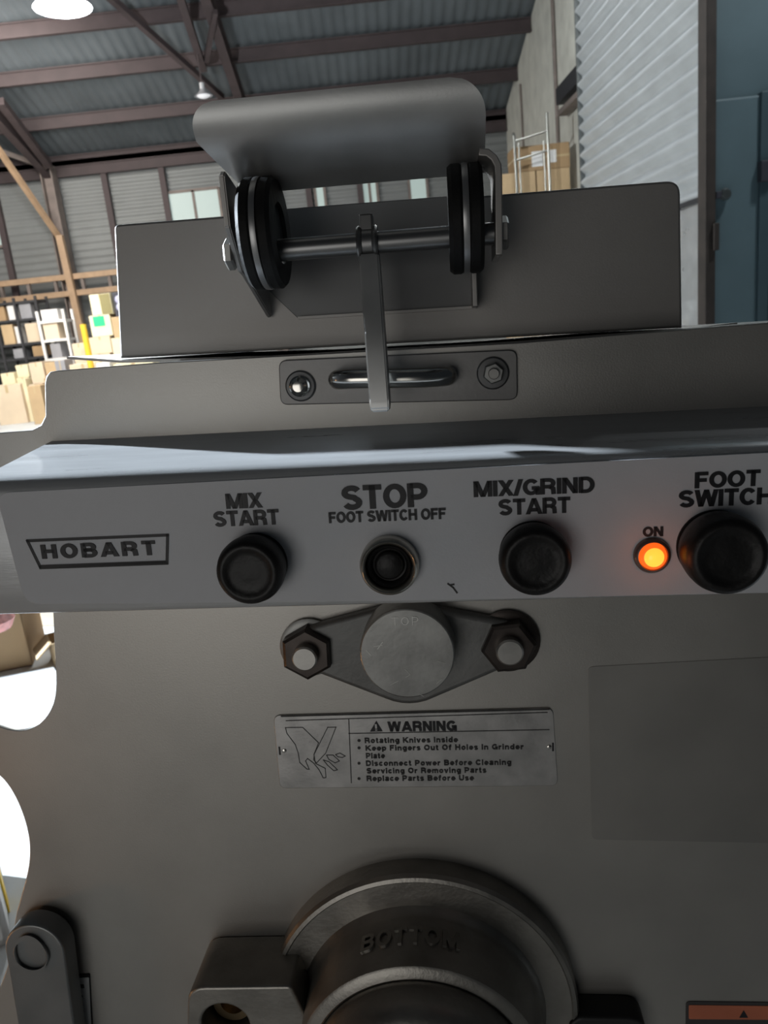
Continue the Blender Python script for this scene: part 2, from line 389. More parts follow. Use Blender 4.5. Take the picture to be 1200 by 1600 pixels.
# rafters of the portal frames, each over a column
ycol = YB-.35
XC1 = wy(78, 285, ycol).x
frames = [XC1-8, XC1, wy(398, 210, ycol).x]
for i, X in enumerate(frames):
    link('rafter', beam((X, ycol, ry(ycol)-.30), (X, 4, ry(4)-.30), .16, .34, (0, 0, 1)), PURL, ceiling)
    link('column', beam((X, ycol, 0), (X, ycol, HE-.1), .34, .26, (1, 0, 0)), OXIDE, wall_back)
# diagonal roof bracing rods and truss web
def roof_pt(px, py, drop=.35):
    d = ray(px, py); t = (HE + YB*math.tan(ROOF_A) - drop - CAMP.z)/(d.z + d.y*math.tan(ROOF_A)); return CAMP + d*t
link('brace', bar(roof_pt(120, -50), roof_pt(347, 152), .10, .10), PURL, ceiling)
link('brace', bar(roof_pt(270, -40, .5), roof_pt(318, 108, .5), .12, .12), PURL, ceiling)
link('brace', bar(roof_pt(322, 95, .5), roof_pt(336, 18, .5), .08, .08), PURL, ceiling)
link('brace', bar(roof_pt(0, 158, .4), roof_pt(76, 258, .4), .14, .14), PURL, ceiling)
# knee braces to the column
link('knee_brace', bar(wy(-60, 150, ycol-2.2), wy(93, 372, ycol-.2), .10, .10), TANST, wall_back)
link('knee_brace', bar(wy(-30, 226, ycol-.6), wy(74, 262, ycol-.2), .10, .10), OXIDE, wall_back)
link('post', bar(wy(93, 368, ycol-.3), wy(136, 556, ycol-.3), .14, .14, (0, 1, 0)), TANST, wall_back)
# studs of the back wall
for px, py in ((-2, 330), (167, 300), (256, 290), (480, 280), (560, 270)):
    X = wy(px, py, YB-.1).x
    link('stud', bar((X, YB-.1, 2.6), (X, YB-.1, HE), .13, .12, (0, 1, 0)), PURL, wall_back)
link('eave_beam', beam((XL, YB-.15, HE-.15), (XR-.02, YB-.15, HE-.15), .12, .36), PURL, wall_back)
# ladder girt
gA, gB = wy(60, 438, YB-.5), wy(60, 464, YB-.5)
g = bpy.data.objects.new('ladder_girt', None); COL.objects.link(g); g.location = (0, 0, 0); g.parent = wall_back
for z in (gA.z, gB.z): link('chord', bar((XL, YB-.5, z), (XR-.1, YB-.5, z), .16, .12), TANST, g)
x = XL+.4
while x < -2:
    link('strut', bar((x, YB-.5, gB.z), (x, YB-.5, gA.z), .07, .1, (0, 1, 0)), OXIDE, g); x += .62
# windows in the back wall
def window(n, px0, px1, py0, py1, nx, ny):
    a = wy(px0, (py0+py1)/2, YB-.06); b = wy(px1, (py0+py1)/2, YB-.06); t = wy((px0+px1)/2, py0, YB-.06).z; bt = wy((px0+px1)/2, py1, YB-.06).z
    o = bpy.data.objects.new('window_%d' % n, None); COL.objects.link(o); o.location = ((a.x+b.x)/2, YB-.06, bt); tag(o, kind='structure')
    L = []
    for i in range(nx+1): x = a.x+(b.x-a.x)*i/nx - o.location.x; L.append(((x-.03, -.03, 0), (x+.03, .03, t-bt)))
    for j in range(ny+1): z = (t-bt)*j/ny; L.append(((a.x-o.location.x, -.03, z-.03), (b.x-o.location.x, .03, z+.03)))
    link('window_frame', boxes(L), OXIDE, o)
    for i in range(nx):
        for j in range(ny):
            x0 = a.x+(b.x-a.x)*i/nx-o.location.x+.03; x1 = a.x+(b.x-a.x)*(i+1)/nx-o.location.x-.03
            link('pane', boxes([((x0, -.008, (t-bt)*j/ny+.03), (x1, .008, (t-bt)*(j+1)/ny-.03))]), GLASS, o)
window(1, 264, 345, 297, 345, 2, 1)
window(2, -60, 8, 332, 388, 2, 1)
window(3, 493, 508, 280, 335, 1, 1)
window(4, 566, 590, 275, 330, 2, 1)
window(5, 640, 668, 270, 330, 1, 1)

# right wall (gable) : masonry, with pipe
def prism_x(pts, x0, x1):
    vs = [(x0, y, z) for y, z in pts]+[(x1, y, z) for y, z in pts]; n = len(pts)
    fs = [tuple(range(n))[::-1], tuple(range(n, 2*n))]+[(i, (i+1) % n, n+(i+1) % n, n+i) for i in range(n)]
    me = bpy.data.meshes.new('p'); me.from_pydata(vs, [], fs)
    bm = bmesh.new(); bm.from_mesh(me); bmesh.ops.recalc_face_normals(bm, faces=bm.faces); bm.to_mesh(me); bm.free(); return me
YT = wx(1106, 250, XR-.35).y                                 # where the teal cold room begins
wall_right = link('wall_right', prism_x([(YT, 0), (YB, 0), (YB, HE+.1), (YT, ry(YT)+.1)], XR, XR+.2), WALLC); tag(wall_right, kind='structure')
pp = wx(871, 180, XR-.03)
link('pipe', tube([(XR-.04, pp.y, 0), (XR-.04, pp.y, ry(pp.y)-.4)], .03), OXIDE, wall_right)
pw = wx(812, 120, XR-.03)
link('conduit', tube([(XR-.03, pw.y, 0), (XR-.03, pw.y, ry(pw.y)-.4)], .02), OXIDE, wall_right)
# sliding corrugated door
XD = XR-.35
ya = wx(908, 200, XD).y; yb = YT-.02
zt = wx(1000, -60, XD).z+1.0; zs = wx(1080, 318, XD).z
dr = bpy.data.objects.new('sliding_door', None); COL.objects.link(dr); dr.location = (XD, (ya+yb)/2, 0)
tag(dr, 'tall white corrugated metal sliding door hung beside the brown post', 'door')
s1 = ribbed('corrugated_sheet', (0, ya-dr.location.y, zs), (0, yb-ya, 0), (0, 0, zt-zs), 1, .18, .036, DOORM, dr, seg=6)
link('door_edge', boxes([((-.03, ya-dr.location.y-.02, .02), (.04, ya-dr.location.y+.04, zt))]), mat('dark_door_edge', (.12, .13, .13), .6), dr)
# dented lower sheet
def dented():
    nx, nz = 40, 60; vs, fs = [], []; L = yb-ya
    from mathutils import noise
    for i in range(nx+1):
        for j in range(nz+1):
            y = ya-dr.location.y + L*i/nx; z = .03 + (zs-.03)*j/nz
            h = .035*noise.noise(Vector((y*4, z*4, 1))) + .02*noise.noise(Vector((y*9, z*9, 5)))
            vs.append((-.01+h, y, z))
    for i in range(nx):
        for j in range(nz):
            k = i*(nz+1)+j; fs.append((k, k+1, k+nz+2, k+nz+1))
    me = bpy.data.meshes.new('d'); me.from_pydata(vs, [], fs)
    for p in me.polygons: p.use_smooth = True
    return me
link('dented_kick_sheet', dented(), FOIL, dr)
link('rail', boxes([((-.06, ya-dr.location.y, zs-.02), (-.02, yb-dr.location.y, zs+.02))]), BLACKST, dr)
# door track bracket high on the wall
ta, tb = wx(876, 165, XR-.12), wx(912, 100, XR-.12)
tr = bpy.data.objects.new('door_track', None); COL.objects.link(tr); tr.location = (XR-.1, ta.y, ta.z); tr.parent = wall_right
link('track_rail', boxes([((-.08, -(ta.y-tb.y)-1.0, .02), (.08, .05, .26))]), BLACKST, tr)
link('track_flange', boxes([((-.10, -(ta.y-tb.y)-1.0, -.18), (.06, -.1, -.10))]), OXIDE, tr)
# brown post
a = wx(1094, 250, XR-.35)
PX0 = wy(1103, 250, YT-.16).x; PX1 = wy(1119, 250, YT-.16).x
post = link('trim_1', boxes([((PX0, YT-.16, 0), (PX1, YT+.02, 7.5))], .01), POST); tag(post, kind='structure')
pz = wy(1119, 370, YT-.17)
link('hinge', boxes([((PX1-.03, YT-.20, pz.z-.12), (PX1+.02, YT-.155, pz.z+.12))], .01), POST, post)
# teal cold room wall facing the camera, with door
YC = YT-.05
tw = link('wall_cold_room', boxes([((PX1-.02, YC, 0), (XR+6, YC+.15, 7.5))]), TEAL); tag(tw, kind='structure')
d0 = wy(1118, 158, YC); d1 = wy(1166, 152, YC)
link('door_panel', boxes([((PX1+.005, YC-.05, .05), (d1.x+.14, YC+.002, d1.z))], .02), TEAL, tw)
link('door_jamb', boxes([((d1.x+.10, YC-.08, .02), (d1.x+.20, YC+.002, d1.z+.02))], .01), TEALD, tw)
link('door_leaf', boxes([((d1.x+.22, YC-.05, .05), (d1.x+1.3, YC+.002, d1.z-.02))], .02), TEAL, tw)
k = wy(1132, 304, YC-.08)
hd = link('door_handle', lathe([(.0, 0), (.03, 0), (.05, .02), (.055, .05), (.04, .08), (0, .085)], (0, 0), 20), mat('handle_metal', (.2, .22, .22), .35, .8), tw)
hd.location = (k.x, YC-.05, k.z); hd.rotation_euler = (math.radians(90), 0, 0)
link('door_latch', boxes([((k.x-.09, YC-.12, k.z-.03), (k.x+.02, YC-.05, k.z+.03))], .008), DGREY, tw)
k2 = wy(1194, 268, YC-.08)
link('door_latch', boxes([((k2.x-.05, YC-.13, k2.z-.09), (k2.x+.06, YC-.05, k2.z+.09))], .01), DGREY, tw)

# ================================================================== BACKGROUND THINGS
def carton(px0, px1, py0, py1, Y, mi, label, group=None, depth=.4, tape=True, floor_z=None, rot=0, cat='box', name='cardboard_box', paper=False):
    xm, ym = (px0+px1)/2, (py0+py1)/2
    a, b = wy(px0, ym, Y), wy(px1, ym, Y); t, bt = wy(xm, py0, Y).z, wy(xm, py1, Y).z
    if floor_z is not None: bt = floor_z
    o = bpy.data.objects.new(name, None); COL.objects.link(o); o.location = ((a.x+b.x)/2, Y+depth/2, max(bt, 0)); o.rotation_euler.z = rot
    w, h = (b.x-a.x), t-max(bt, 0)
    m = CARD[mi] if isinstance(mi, int) else mi
    link('carton_body', boxes([((-w/2, -depth/2, 0), (w/2, depth/2, h))], min(.006, w*.02)), m, o)
    if tape:
        link('tape_strip', boxes([((-w*.06, -depth/2-.002, h*.75), (w*.06, depth/2+.002, h+.002))]), TAPE, o)
    if paper: link('paper_label', boxes([((-w*.1, -depth/2-.004, h*.35), (w*.14, -depth/2-.0015, h*.85))]), PAPER, o)
    tag(o, label, cat, group); return o
def rack(px0, px1, tops, Y, z_top_px, label, nposts=3, depth=.5, m=BLACKST):
    a, b = wy(px0, 520, Y), wy(px1, 520, Y); top = wy((px0+px1)/2, z_top_px, Y).z
    o = bpy.data.objects.new('storage_rack', None); COL.objects.link(o); o.location = ((a.x+b.x)/2, Y+depth/2, 0)
    w = b.x-a.x
    for i in range(nposts):
        x = -w/2 + w*i/(nposts-1)
        for y in (-depth/2, depth/2): link('upright', boxes([((x-.025, y-.025, 0), (x+.025, y+.025, top))]), m, o)
    for py in tops:
        z = wy((px0+px1)/2, py, Y).z
        link('shelf', boxes([((-w/2, -depth/2, z-.05), (w/2, depth/2, z))]), m, o)
    tag(o, label, 'rack'); return o
YR = 17.4
rk = rack(-70, 66, (474, 502, 540, 563), YR, 468, 'long black steel storage rack along the back wall, left of the steel column', 5, .6)
shelf_z = {p: wy(-2, p, YR).z for p in (474, 502, 540, 563)}
def on_shelf(px0, px1, h, p, mi, label, g='cartons standing on the black rack', tape=False, **k):
    # place by shelf height
    z = shelf_z[p]; a = wy((px0+px1)/2, 520, YR)
    o = carton(px0, px1, 500, 520, YR+.04, mi, label, g, .45, tape, **k)
    bpy.data.objects.remove(o.children[0]) if False else None
    hh = o.children[0].dimensions
    o.location.z = z
    sc = h/max(.01, max(v.co.z for v in o.children[0].data.vertices))
    for c in o.children: c.scale.z = sc
    return o
on_shelf(-28, -5, .55, 474, 0, 'olive brown carton on top of the black rack at the left picture edge')
on_shelf(0, 12, .30, 502, 2, 'brown carton on the upper shelf of the black rack, far left')
on_shelf(17, 28, .30, 502, WHITEB, 'small white carton on the upper shelf of the black rack')
on_shelf(36, 54, .32, 502, GREYB, 'grey bin on the upper shelf of the black rack', cat='bin', name='storage_bin')
on_shelf(1, 19, .42, 540, 0, 'tan carton on the middle shelf of the black rack, far left')
on_shelf(22, 29, .36, 540, WHITEB, 'narrow white carton on the middle shelf of the black rack')
on_shelf(39, 58, .40, 540, 3, 'pale pinkish carton on the middle shelf of the black rack')
on_shelf(12, 28, .20, 563, GREYB, 'low grey bin on the bottom shelf of the black rack', cat='bin', name='storage_bin')
on_shelf(43, 62, .22, 563, 2, 'low brown carton on the bottom shelf of the black rack')
# bottles / jugs under the rack
for i, (px, lab) in enumerate(((8, 'leftmost'), (22, 'middle'), (35, 'rightmost'))):
    p = wy(px, 556, YR-.5); o = link('plastic_jug', lathe([(0, 0), (.075, 0), (.08, .02), (.08, .22), (.03, .29), (.03, .33), (0, .33)], (0, 0), 16), WHITEB)
    o.location = (p.x, YR-.19, 0.62); tag(o, lab+' of the three pale jugs on the crate row before the black rack', 'jug', 'pale jugs before the rack')
cr = carton(-12, 46, 569, 590, YR-.34, 2, 'long low brown crate carrying three pale jugs before the rack', None, .3, False, 0.0, cat='crate', name='wooden_crate')
for c in cr.children: c.scale.z = .62/max(v.co.z for v in c.data.vertices)
# white shelf unit
wr = rack(64, 105, (500, 530, 560), 16.6, 484, 'white shelf unit standing against the foot of the steel column', 2, .5, WHITEB)
for px0, px1, p, h, mi, lab in ((68, 94, 500, .22, WHITEB, 'white carton on the top shelf of the white unit'), (67, 90, 530, .33, 3, 'pale carton on the middle shelf of the white unit'),
                            (72, 88, 560, .30, GREYB, 'grey tote on the bottom shelf of the white unit')):
    z = wy(84.5, p, 16.6).z
    o = carton(px0, px1, 500, 520, 16.64, mi, lab, 'cartons in the white shelf unit', .4, False)
    sc = h/max(v.co.z for v in o.children[0].data.vertices)
    for c in o.children: c.scale.z = sc
    o.location.z = z
# stack right of the column
ys = 15.2
def stack(px0, px1, pys, Y, mats, labels, group=None, names=None, **k):
    """boxes piled from the floor up: pys = top pixel of each box, bottom one first"""
    z = 0.0; out = []
    xm = (px0+px1)/2
    for i, (py, mi, lab) in enumerate(zip(pys, mats, labels)):
        t = wy(xm, py, Y).z; a, b = wy(px0, py, Y), wy(px1, py, Y)
        nm, ct = (names[i] if names else ('cardboard_box', 'box'))
        o = bpy.data.objects.new(nm, None); COL.objects.link(o); dpt = k.get('depth', .45)
        o.location = ((a.x+b.x)/2+random.uniform(-.015, .015), Y+dpt/2, z); w = b.x-a.x; h = t-z
        if i: o.rotation_euler.z = random.uniform(-.03, .03)
        m = CARD[mi] if isinstance(mi, int) else mi
        link('carton_body', boxes([((-w/2, -dpt/2, 0), (w/2, dpt/2, h-.002))], .008), m, o)
        link('tape_strip', boxes([((-w*.05, -dpt/2-.002, h*.8), (w*.05, dpt/2+.002, h-.001))]), TAPE if mi is not WHITEB else PAPER, o)
        tag(o, lab, ct, group); z = t; out.append(o)
    return out
st = stack(139, 172, (553, 526, 492, 459), ys, (3, 3, 1, 1), ('tan carton at the foot of the stack right of the steel column', 'cream tan carton second from the floor right of the steel column',
     'cream carton with a green square print, right of the steel column', 'cream and olive carton on top of the stack right of the steel column'), 'cartons stacked right of the steel column')
def face_patch(o, x0, x1, z0, z1, m, nm='printed_patch'):
    b = o.children[0].data; xs = [v.co.x for v in b.vertices]; zs_ = [v.co.z for v in b.vertices]; yv = min(v.co.y for v in b.vertices)
    w = max(xs)-min(xs); h = max(zs_)
    return link(nm, boxes([((min(xs)+w*x0, yv-.006, h*z0), (min(xs)+w*x1, yv-.002, h*z1))]), m, o)
face_patch(st[2], .18, .72, .48, .95, GREEN); face_patch(st[3], .48, .98, .02, .98, mat('olive_print', (.25, .22, .10), .8))
ds = stack(174, 205, (560, 527, 494, 456), ys, (3, 1, 0, DGREY), ('tan carton on the floor behind the left edge of the hopper lid', 'cream carton second up beside the hopper lid edge', 'brown carton under the charcoal case beside the hopper lid', 'charcoal equipment case with two pale round windows on top of the stack'),
     'stack beside the hopper lid edge', [('cardboard_box', 'box')]*3+[('equipment_case', 'case')])
for zc in (.38, .70):
    o = link('round_window', lathe([(0, 0), (.075, 0), (.075, .012), (.06, .02), (0, .02)], (0, 0), 20), mat('lilac_plastic', (.45, .45, .62), .4), ds[3])
    h = max(v.co.z for v in ds[3].children[0].data.vertices); o.location = (-.07, -.225, h*zc); o.rotation_euler.x = math.radians(90)
face_patch(ds[3], .55, .9, .25, .62, LIME)
o = link('marker_post', tube([(0, 0, 0), (0, 0, 1)], .055, 16), YELLOW); p = wy(136, 540, 14.6); o.location = (p.x, 14.6, 0); o.scale.z = wy(136, 506, 14.6).z
tag(o, 'short yellow marker post in front of the stacked cartons', 'post')
stack(112, 132, (571, 536), 15.6, (3, 3), ('pinkish tan carton at the foot of the steel column', 'upper pinkish tan carton at the foot of the steel column'), 'pinkish cartons at the column foot')
# heap on the left floor
HP = [
 ((0, 21, (608, 583), 16.55), (3, 1), ('pale carton low in the far left heap', 'cream carton on the far left heap')),
 ((24, 43, (590, 570), 16.6), (1, 1), ('cream carton under the bright yellow cream one', 'bright yellow cream carton topping the left heap')),
 ((45, 67, (600, 566), 16.05), (3, 3), ('lower tan carton of the heap just left of the grinder', 'tall tan carton atop the heap left of the grinder')),
 ((68, 88, (590, 566), 15.9), (0, 0), ('olive tan carton low behind the grinder corner', 'olive tan carton above the grinder corner')),
 ((84, 100, (563,), 15.2), (GREYB,), ('dark grey tote behind the grinder corner',)),
 ((-14, 31, (602,), 16.0), (3,), ('large pale tan carton on the white floor at the left edge',)),
 ((42, 63, (603,), 15.4), (0,), ('small tan carton on the white floor left of the grinder',)),
 ((33, 39, (592,), 16.1), (1,), ('cream carton behind the small tan one on the floor',)),
 ((150, 172, (566,), 14.6), (WHITEB,), ('white wrapped parcel seen under the lid flange',)),
 ((177, 240, (566,), 14.7), (1,), ('wide cream carton seen in the gap under the lid flange',)),
 ((108, 150, (568,), 14.9), (3,), ('pinkish carton seen just above the grinder housing',)),
]
for (a, b, pys, Y), ms, labs in HP: stack(a, b, pys, Y, ms, labs, 'cartons heaped on the floor left of the grinder')
# boxes on the hand truck at the right
XB = None
def rbox(px0, px1, py0, py1, Y, mi, lab, paper=False, gz=None):
    o = carton(px0, px1, py0, py1, Y, mi, lab, 'cartons loaded on the hand truck', .45, True, paper=paper); return o
YH = 13.2
zb = wy(840, 266, YH).z; zt2 = wy(840, 226, YH).z
def hbox(px0, px1, z0, z1, mi, lab, paper=False, dy=0):
    a, b = wy(px0, 260, YH), wy(px1, 260, YH); o = bpy.data.objects.new('cardboard_box', None); COL.objects.link(o)
    o.location = ((a.x+b.x)/2, YH+.25+dy, z0); w = b.x-a.x; h = z1-z0-.003
    link('carton_body', boxes([((-w/2, -.25, 0), (w/2, .25, h))], .008), CARD[mi], o)
    link('tape_strip', boxes([((-w/2-.002, -.252, h*.46), (w/2+.002, .252, h*.54))]), TAPE, o)
    if paper:
        link('paper_label', boxes([((-w*.18, -.256, h*.15), (w*.02, -.252, h*.75))]), PAPER, o)
        link('paper_label', boxes([((w*.1, -.256, h*.25), (w*.26, -.252, h*.75))]), PAPER, o)
    tag(o, lab, 'box', 'cartons loaded on the hand truck')
zz = [.12, .62, 1.12, 1.62, 2.12]
step = (zb-.12)/4
zz = [.12+step*i for i in range(5)]
names_ = ('lowest', 'second lowest', 'middle', 'fourth')
for i in range(4):
    hbox(784, 836, zz[i], zz[i+1], 0, 'tan carton on the left side of the hand truck load, %s row' % names_[i])
    hbox(838, 890, zz[i], zz[i+1], 0, 'tan carton on the right side of the hand truck load, %s row' % names_[i])
hbox(803, 891, zb, zt2, 2, 'brown carton with white paper labels on top of the hand truck load', True)
ht = bpy.data.objects.new('hand_truck', None); COL.objects.link(ht); p0 = wy(806, 260, YH-.12); p1 = wy(858, 260, YH-.12)
ht.location = ((p0.x+p1.x)/2, YH-.12, 0); hw = (p1.x-p0.x)/2
zl = wy(801, 208, YH-.12).z; zr = wy(850, 176, YH-.12).z
link('side_rail', tube([(-hw, 0, .1), (-hw, 0, zl-.05), (-hw, .05, zl)], .022), ALU, ht)
link('side_rail', tube([(hw, 0, .1), (hw, 0, zr)], .022), ALU, ht)
for q in (.12, .40): link('cross_bar', tube([(-hw, 0, zl-q), (hw, 0, zl-q+.10)], .016), ALU, ht)
for sx in (-1, 1):
    link('inner_rail', tube([(sx*hw*.75, .01, .1), (sx*hw*.75, .01, zl-.15)], .014), ALU, ht)
    link('wheel', lathe([(0, -.03), (.10, -.03), (.12, -.02), (.12, .02), (.10, .03), (0, .03)], (0, .12), 24, 'x'), RUBBER, ht).location = (sx*(hw+.05), -.03, 0)
link('toe_plate', boxes([((-hw-.15, 0, .08), (hw+.55, .6, .11))]), ALU, ht)
tag(ht, 'tall silver tube hand truck standing before the stacked cartons at the right wall', 'hand truck')
# near floor boxes in the notch of the machine, lower left
def open_box(name, loc, w, d, h, rz, mi, label, flaps=True):
    o = bpy.data.objects.new(name, None); COL.objects.link(o); o.location = loc; o.rotation_euler.z = rz
    t = .006
    link('carton_body', boxes([((-w/2, -d/2, 0), (w/2, -d/2+t, h)), ((-w/2, d/2-t, 0), (w/2, d/2, h)), ((-w/2, -d/2, 0), (-w/2+t, d/2, h)), ((w/2-t, -d/2, 0), (w/2, d/2, h)), ((-w/2, -d/2, 0), (w/2, d/2, t))]), CARD[mi], o)
    if flaps:
        for s in (-1, 1):
            f = link('flap', boxes([((0, -d/2, -t/2), (w*.45, d/2, t/2))]), CARD[mi], o); f.location = (s*w/2, 0, h)
            f.rotation_euler = (0, math.radians(25 if s > 0 else 180-40), 0)
    tag(o, label, 'box'); return o
p = wz(18, 1052, 0); open_box('cardboard_box', (p.x-.22, p.y+.2, 0), .5, .4, .36, .25, 2, 'open brown carton on the bright floor, at the left picture edge below the control panel')
p = wz(62, 1010, 0); open_box('cardboard_box', (p.x+.12, p.y+.42, 0), .42, .36, .26, -.2, 3, 'open pale carton with raised flaps on the bright floor beside the grinder')
p = wz(50, 985, 0); carton(20, 66, 940, 975, p.y+1.0, 1, 'cream carton behind the open cartons near the grinder', None, .4, True, 0)
p = wz(70, 1046, 0); open_box('cardboard_box', (p.x+.1, p.y+.12, 0), .2, .16, .12, .5, 0, 'small open carton hiding behind the grinder plate edge')
# bag of red and white wrap on first carton
o = link('plastic_bag', lathe([(0, 0), (.07, .0), (.09, .04), (.05, .09), (.02, .13), (.05, .16), (0, .15)], (0, 0), 14), mat('red_white_wrap', (.75, .30, .28), .4, 0, .5, 25))
p = wz(10, 985, .36); o.location = (p.x-.05, p.y, .37-.36+.36); tag(o, 'crumpled red and white bag on the open brown carton', 'bag')
# white crate / cart lower left with yellow strap
cw = bpy.data.objects.new('white_crate', None); COL.objects.link(cw); p = wz(-120, 1470, .0); cw.location = (p.x, p.y, 0); cw.rotation_euler.z = .5
link('crate_side', boxes([((-.2, -.15, 0), (.2, -.13, .25)), ((-.2, .13, 0), (.2, .15, .25)), ((-.2, -.15, 0), (-.18, .15, .25)), ((.18, -.15, 0), (.2, .15, .25)), ((-.2, -.15, 0), (.2, .15, .02))], .004), WHITEB, cw)
link('strap', boxes([((.201, -.03, 0), (.205, .03, .255)), ((.17, -.03, .25), (.205, .03, .255))]), YELLOW, cw)
tag(cw, 'white plastic crate on the floor at the lower left edge of the picture', 'crate')
# lamps
def bay_lamp(px, py, Y, size, label, glow):
    p = wy(px, py, Y); o = bpy.data.objects.new('high_bay_lamp', None); COL.objects.link(o); o.location = p; s = size
    link('reflector', lathe([(s*.25, s*.7), (s*.5, s*.35), (s, 0), (s*.97, 0), (s*.48, s*.33), (s*.2, s*.6)], (0, 0), 32), LAMPH, o)
    link('bulb', lathe([(0, -s*.25), (s*.4, -s*.2), (s*.75, .02*s), (s*.6, s*.15), (0, s*.3)], (0, 0), 24), glow, o)
    link('gear_housing', lathe([(0, s*1.3), (s*.28, s*1.3), (s*.3, s*.68), (0, s*.68)], (0, 0), 20), LAMPH, o)
    link('hanger', tube([(0, 0, s*1.3), (0, 0, max(s*1.5, ry(p.y)-p.z))], .012), PURL, o)
    tag(o, label, 'lamp'); return o, p
o, lp = bay_lamp(98, 12, 9.0, .29, 'glaring white high bay lamp hanging at the upper left corner', LAMPM)
point('bay_lamp_light', lp-Vector((0, 0, .45)), 750, (.95, .99, 1), .15)
bay_lamp(318, 150, 15.0, .16, 'small unlit white bay lamp seen above the hopper handle guard', mat('faint_glow_bulb', (.8, .8, .82), .3, 0, emit=(.8, .8, .85), es=.35))  # slight emission in the bulb material brightens it

# ================================================================== THE MACHINE

mc = bpy.data.objects.new('meat_grinder', None); COL.objects.link(mc)
base = MO + VY*0; foot = MM.copy(); 
mc.matrix_world = MM
tag(mc, 'stainless steel mixer grinder with control panel, lidded hopper and warning plate', 'meat grinder')
WF = .085                                                    # control face
# --- front plate with the notched left edge
arc1 = [(82, 940), (84, 990), (87, 1040), (88, 1075), (84, 1100), (72, 1122), (55, 1136), (32, 1143), (8, 1139), (-20, 1128)]
arc2 = [(-20, 1196), (5, 1216), (22, 1240), (36, 1272), (45, 1305), (47, 1335), (43, 1365), (33, 1400), (22, 1440), (18, 1500), (-25, 1600), (-25, 1760)]
def chaikin(P, k=2):
    for _ in range(k):
        Q = [P[0]]
        for a, b in zip(P, P[1:]): Q += [(a[0]*.75+b[0]*.25, a[1]*.75+b[1]*.25), (a[0]*.25+b[0]*.75, a[1]*.25+b[1]*.75)]
        P = Q + [P[-1]]
    return P
arc1 = chaikin(arc1); arc2 = chaikin(arc2)
ol = [(70, 600), (72, 589), (78, 581), (90, 579), (240, 567), (440, 556), (810, 535.5), (1215, 503), (1330, 496), (1330, 1760)] 
ol = ol + [(-25, 1760)] + arc2[:-1][::-1] + [(-60, 1190), (-60, 1130)] + arc1[::-1] + [(70, 900), (-60, 900), (-60, 676), (0, 676), (50, 672), (64, 664), (71, 650)]
link('front_plate', plate([P2(ol, 0)], -.003, 0, .0006), STEEL, mc)
# --- body and legs behind
uL, uR = mp(262, 800, 0).x, mp(1290, 800, 0).x
vT = mp(640, 575, 0).y; zf = -(MO.z)/VY.z
bt = [mp(264, 565, 0), mp(440, 556, 0), mp(810, 533.5, 0), mp(1290, 496, 0)]
link('body', plate([[(uL, zf+.42), (uR, zf+.42)] + [(p.x, p.y) for p in bt[::-1]]], -.50, -.0035, .001, 1), STEEL, mc)
for a in (uL+.03, uR-.03):
    for c in (-.46, -.05): link('leg', lathe([(.022, zf+.012), (.022, zf+.43)], (0, 0), 16), STEEL, mc)
legs = [o for o in mc.children if o.name.startswith('leg')]
k = 0
for a in (uL+.04, uR-.04):
    for c in (-.46, -.05):
        legs[k].data = lathe([(.03, 0), (.03, .01), (.022, .015), (.022, .44)], (0, 0), 16); legs[k].data.materials.append(STEEL)
        legs[k].rotation_euler.x = math.radians(-90); legs[k].location = (a, zf+.006, c); k += 1
# --- lid
WL = -.03
lid_pts = rnd(P2([(178, 351), (1063, 281), (1066, 512), (188, 560)], WL), [.003, .008, .0005, .0005])
link('hopper_lid', plate([lid_pts], WL-.34, WL, .0015, 3), LIDST, mc)
# lid flange, a thin sheet a touch wavy along the front
fl = [mp(104, 557, WL+.012), mp(190, 563, WL+.012), mp(420, 556, WL+.012), mp(600, 545, WL+.012), mp(830, 533, WL+.012), mp(1066, 514, WL+.012), mp(1152, 504, WL+.012)]
vs, fs = [], []
for i, p in enumerate(fl):
    for z, y in ((p.z, p.y), (p.z-.37, p.y)):
        vs += [(p.x, y, z), (p.x, y-.0016, z)]
for i in range(len(fl)-1):
    b = i*4; fs += [(b, b+2, b+6, b+4), (b+1, b+5, b+7, b+3), (b, b+4, b+5, b+1), (b+2, b+3, b+7, b+6)]
fs += [(0, 1, 3, 2), (24, 26, 27, 25)]
me = bpy.data.meshes.new('f'); me.from_pydata(vs, [], fs); link('lid_flange', me, LIDST, mc)
# --- bracket on the lid
WB = WL+.003
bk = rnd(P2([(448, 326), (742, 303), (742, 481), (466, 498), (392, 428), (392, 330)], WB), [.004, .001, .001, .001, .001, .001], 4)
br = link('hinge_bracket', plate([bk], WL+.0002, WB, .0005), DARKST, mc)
# bracket rim (folded bottom edge)
link('folded_rim', bar(mp(466, 497, WB+.001), mp(744, 480, WB+.001), .0016, .004, (0, 0, 1)), LIDST, br)
WE = .035                                                    # rod axis offset
def ear(pts_px, px_u, w0, w1, th, name):
    """sheet lying in a v,w plane; pts as (pixel y, w) at pixel column px_u"""
    P = []
    for (px, py, w) in pts_px: q = mp(px, py, w); P.append((q.x, q.y, w))
    n = len(P); vs = P + [(x+th, y, z) for x, y, z in P]
    fs = [tuple(range(n)), tuple(range(n, 2*n))[::-1]] + [(i, n+i, n+(i+1) % n, (i+1) % n) for i in range(n)]
    me = bpy.data.meshes.new('e'); me.from_pydata(vs, [], fs)
    bm = bmesh.new(); bm.from_mesh(me); bmesh.ops.recalc_face_normals(bm, faces=bm.faces)
    bmesh.ops.bevel(bm, geom=[e for e in bm.edges], offset=.0006, segments=2, affect='EDGES'); bm.to_mesh(me); bm.free()
    return link(name, me, LIDST, br)
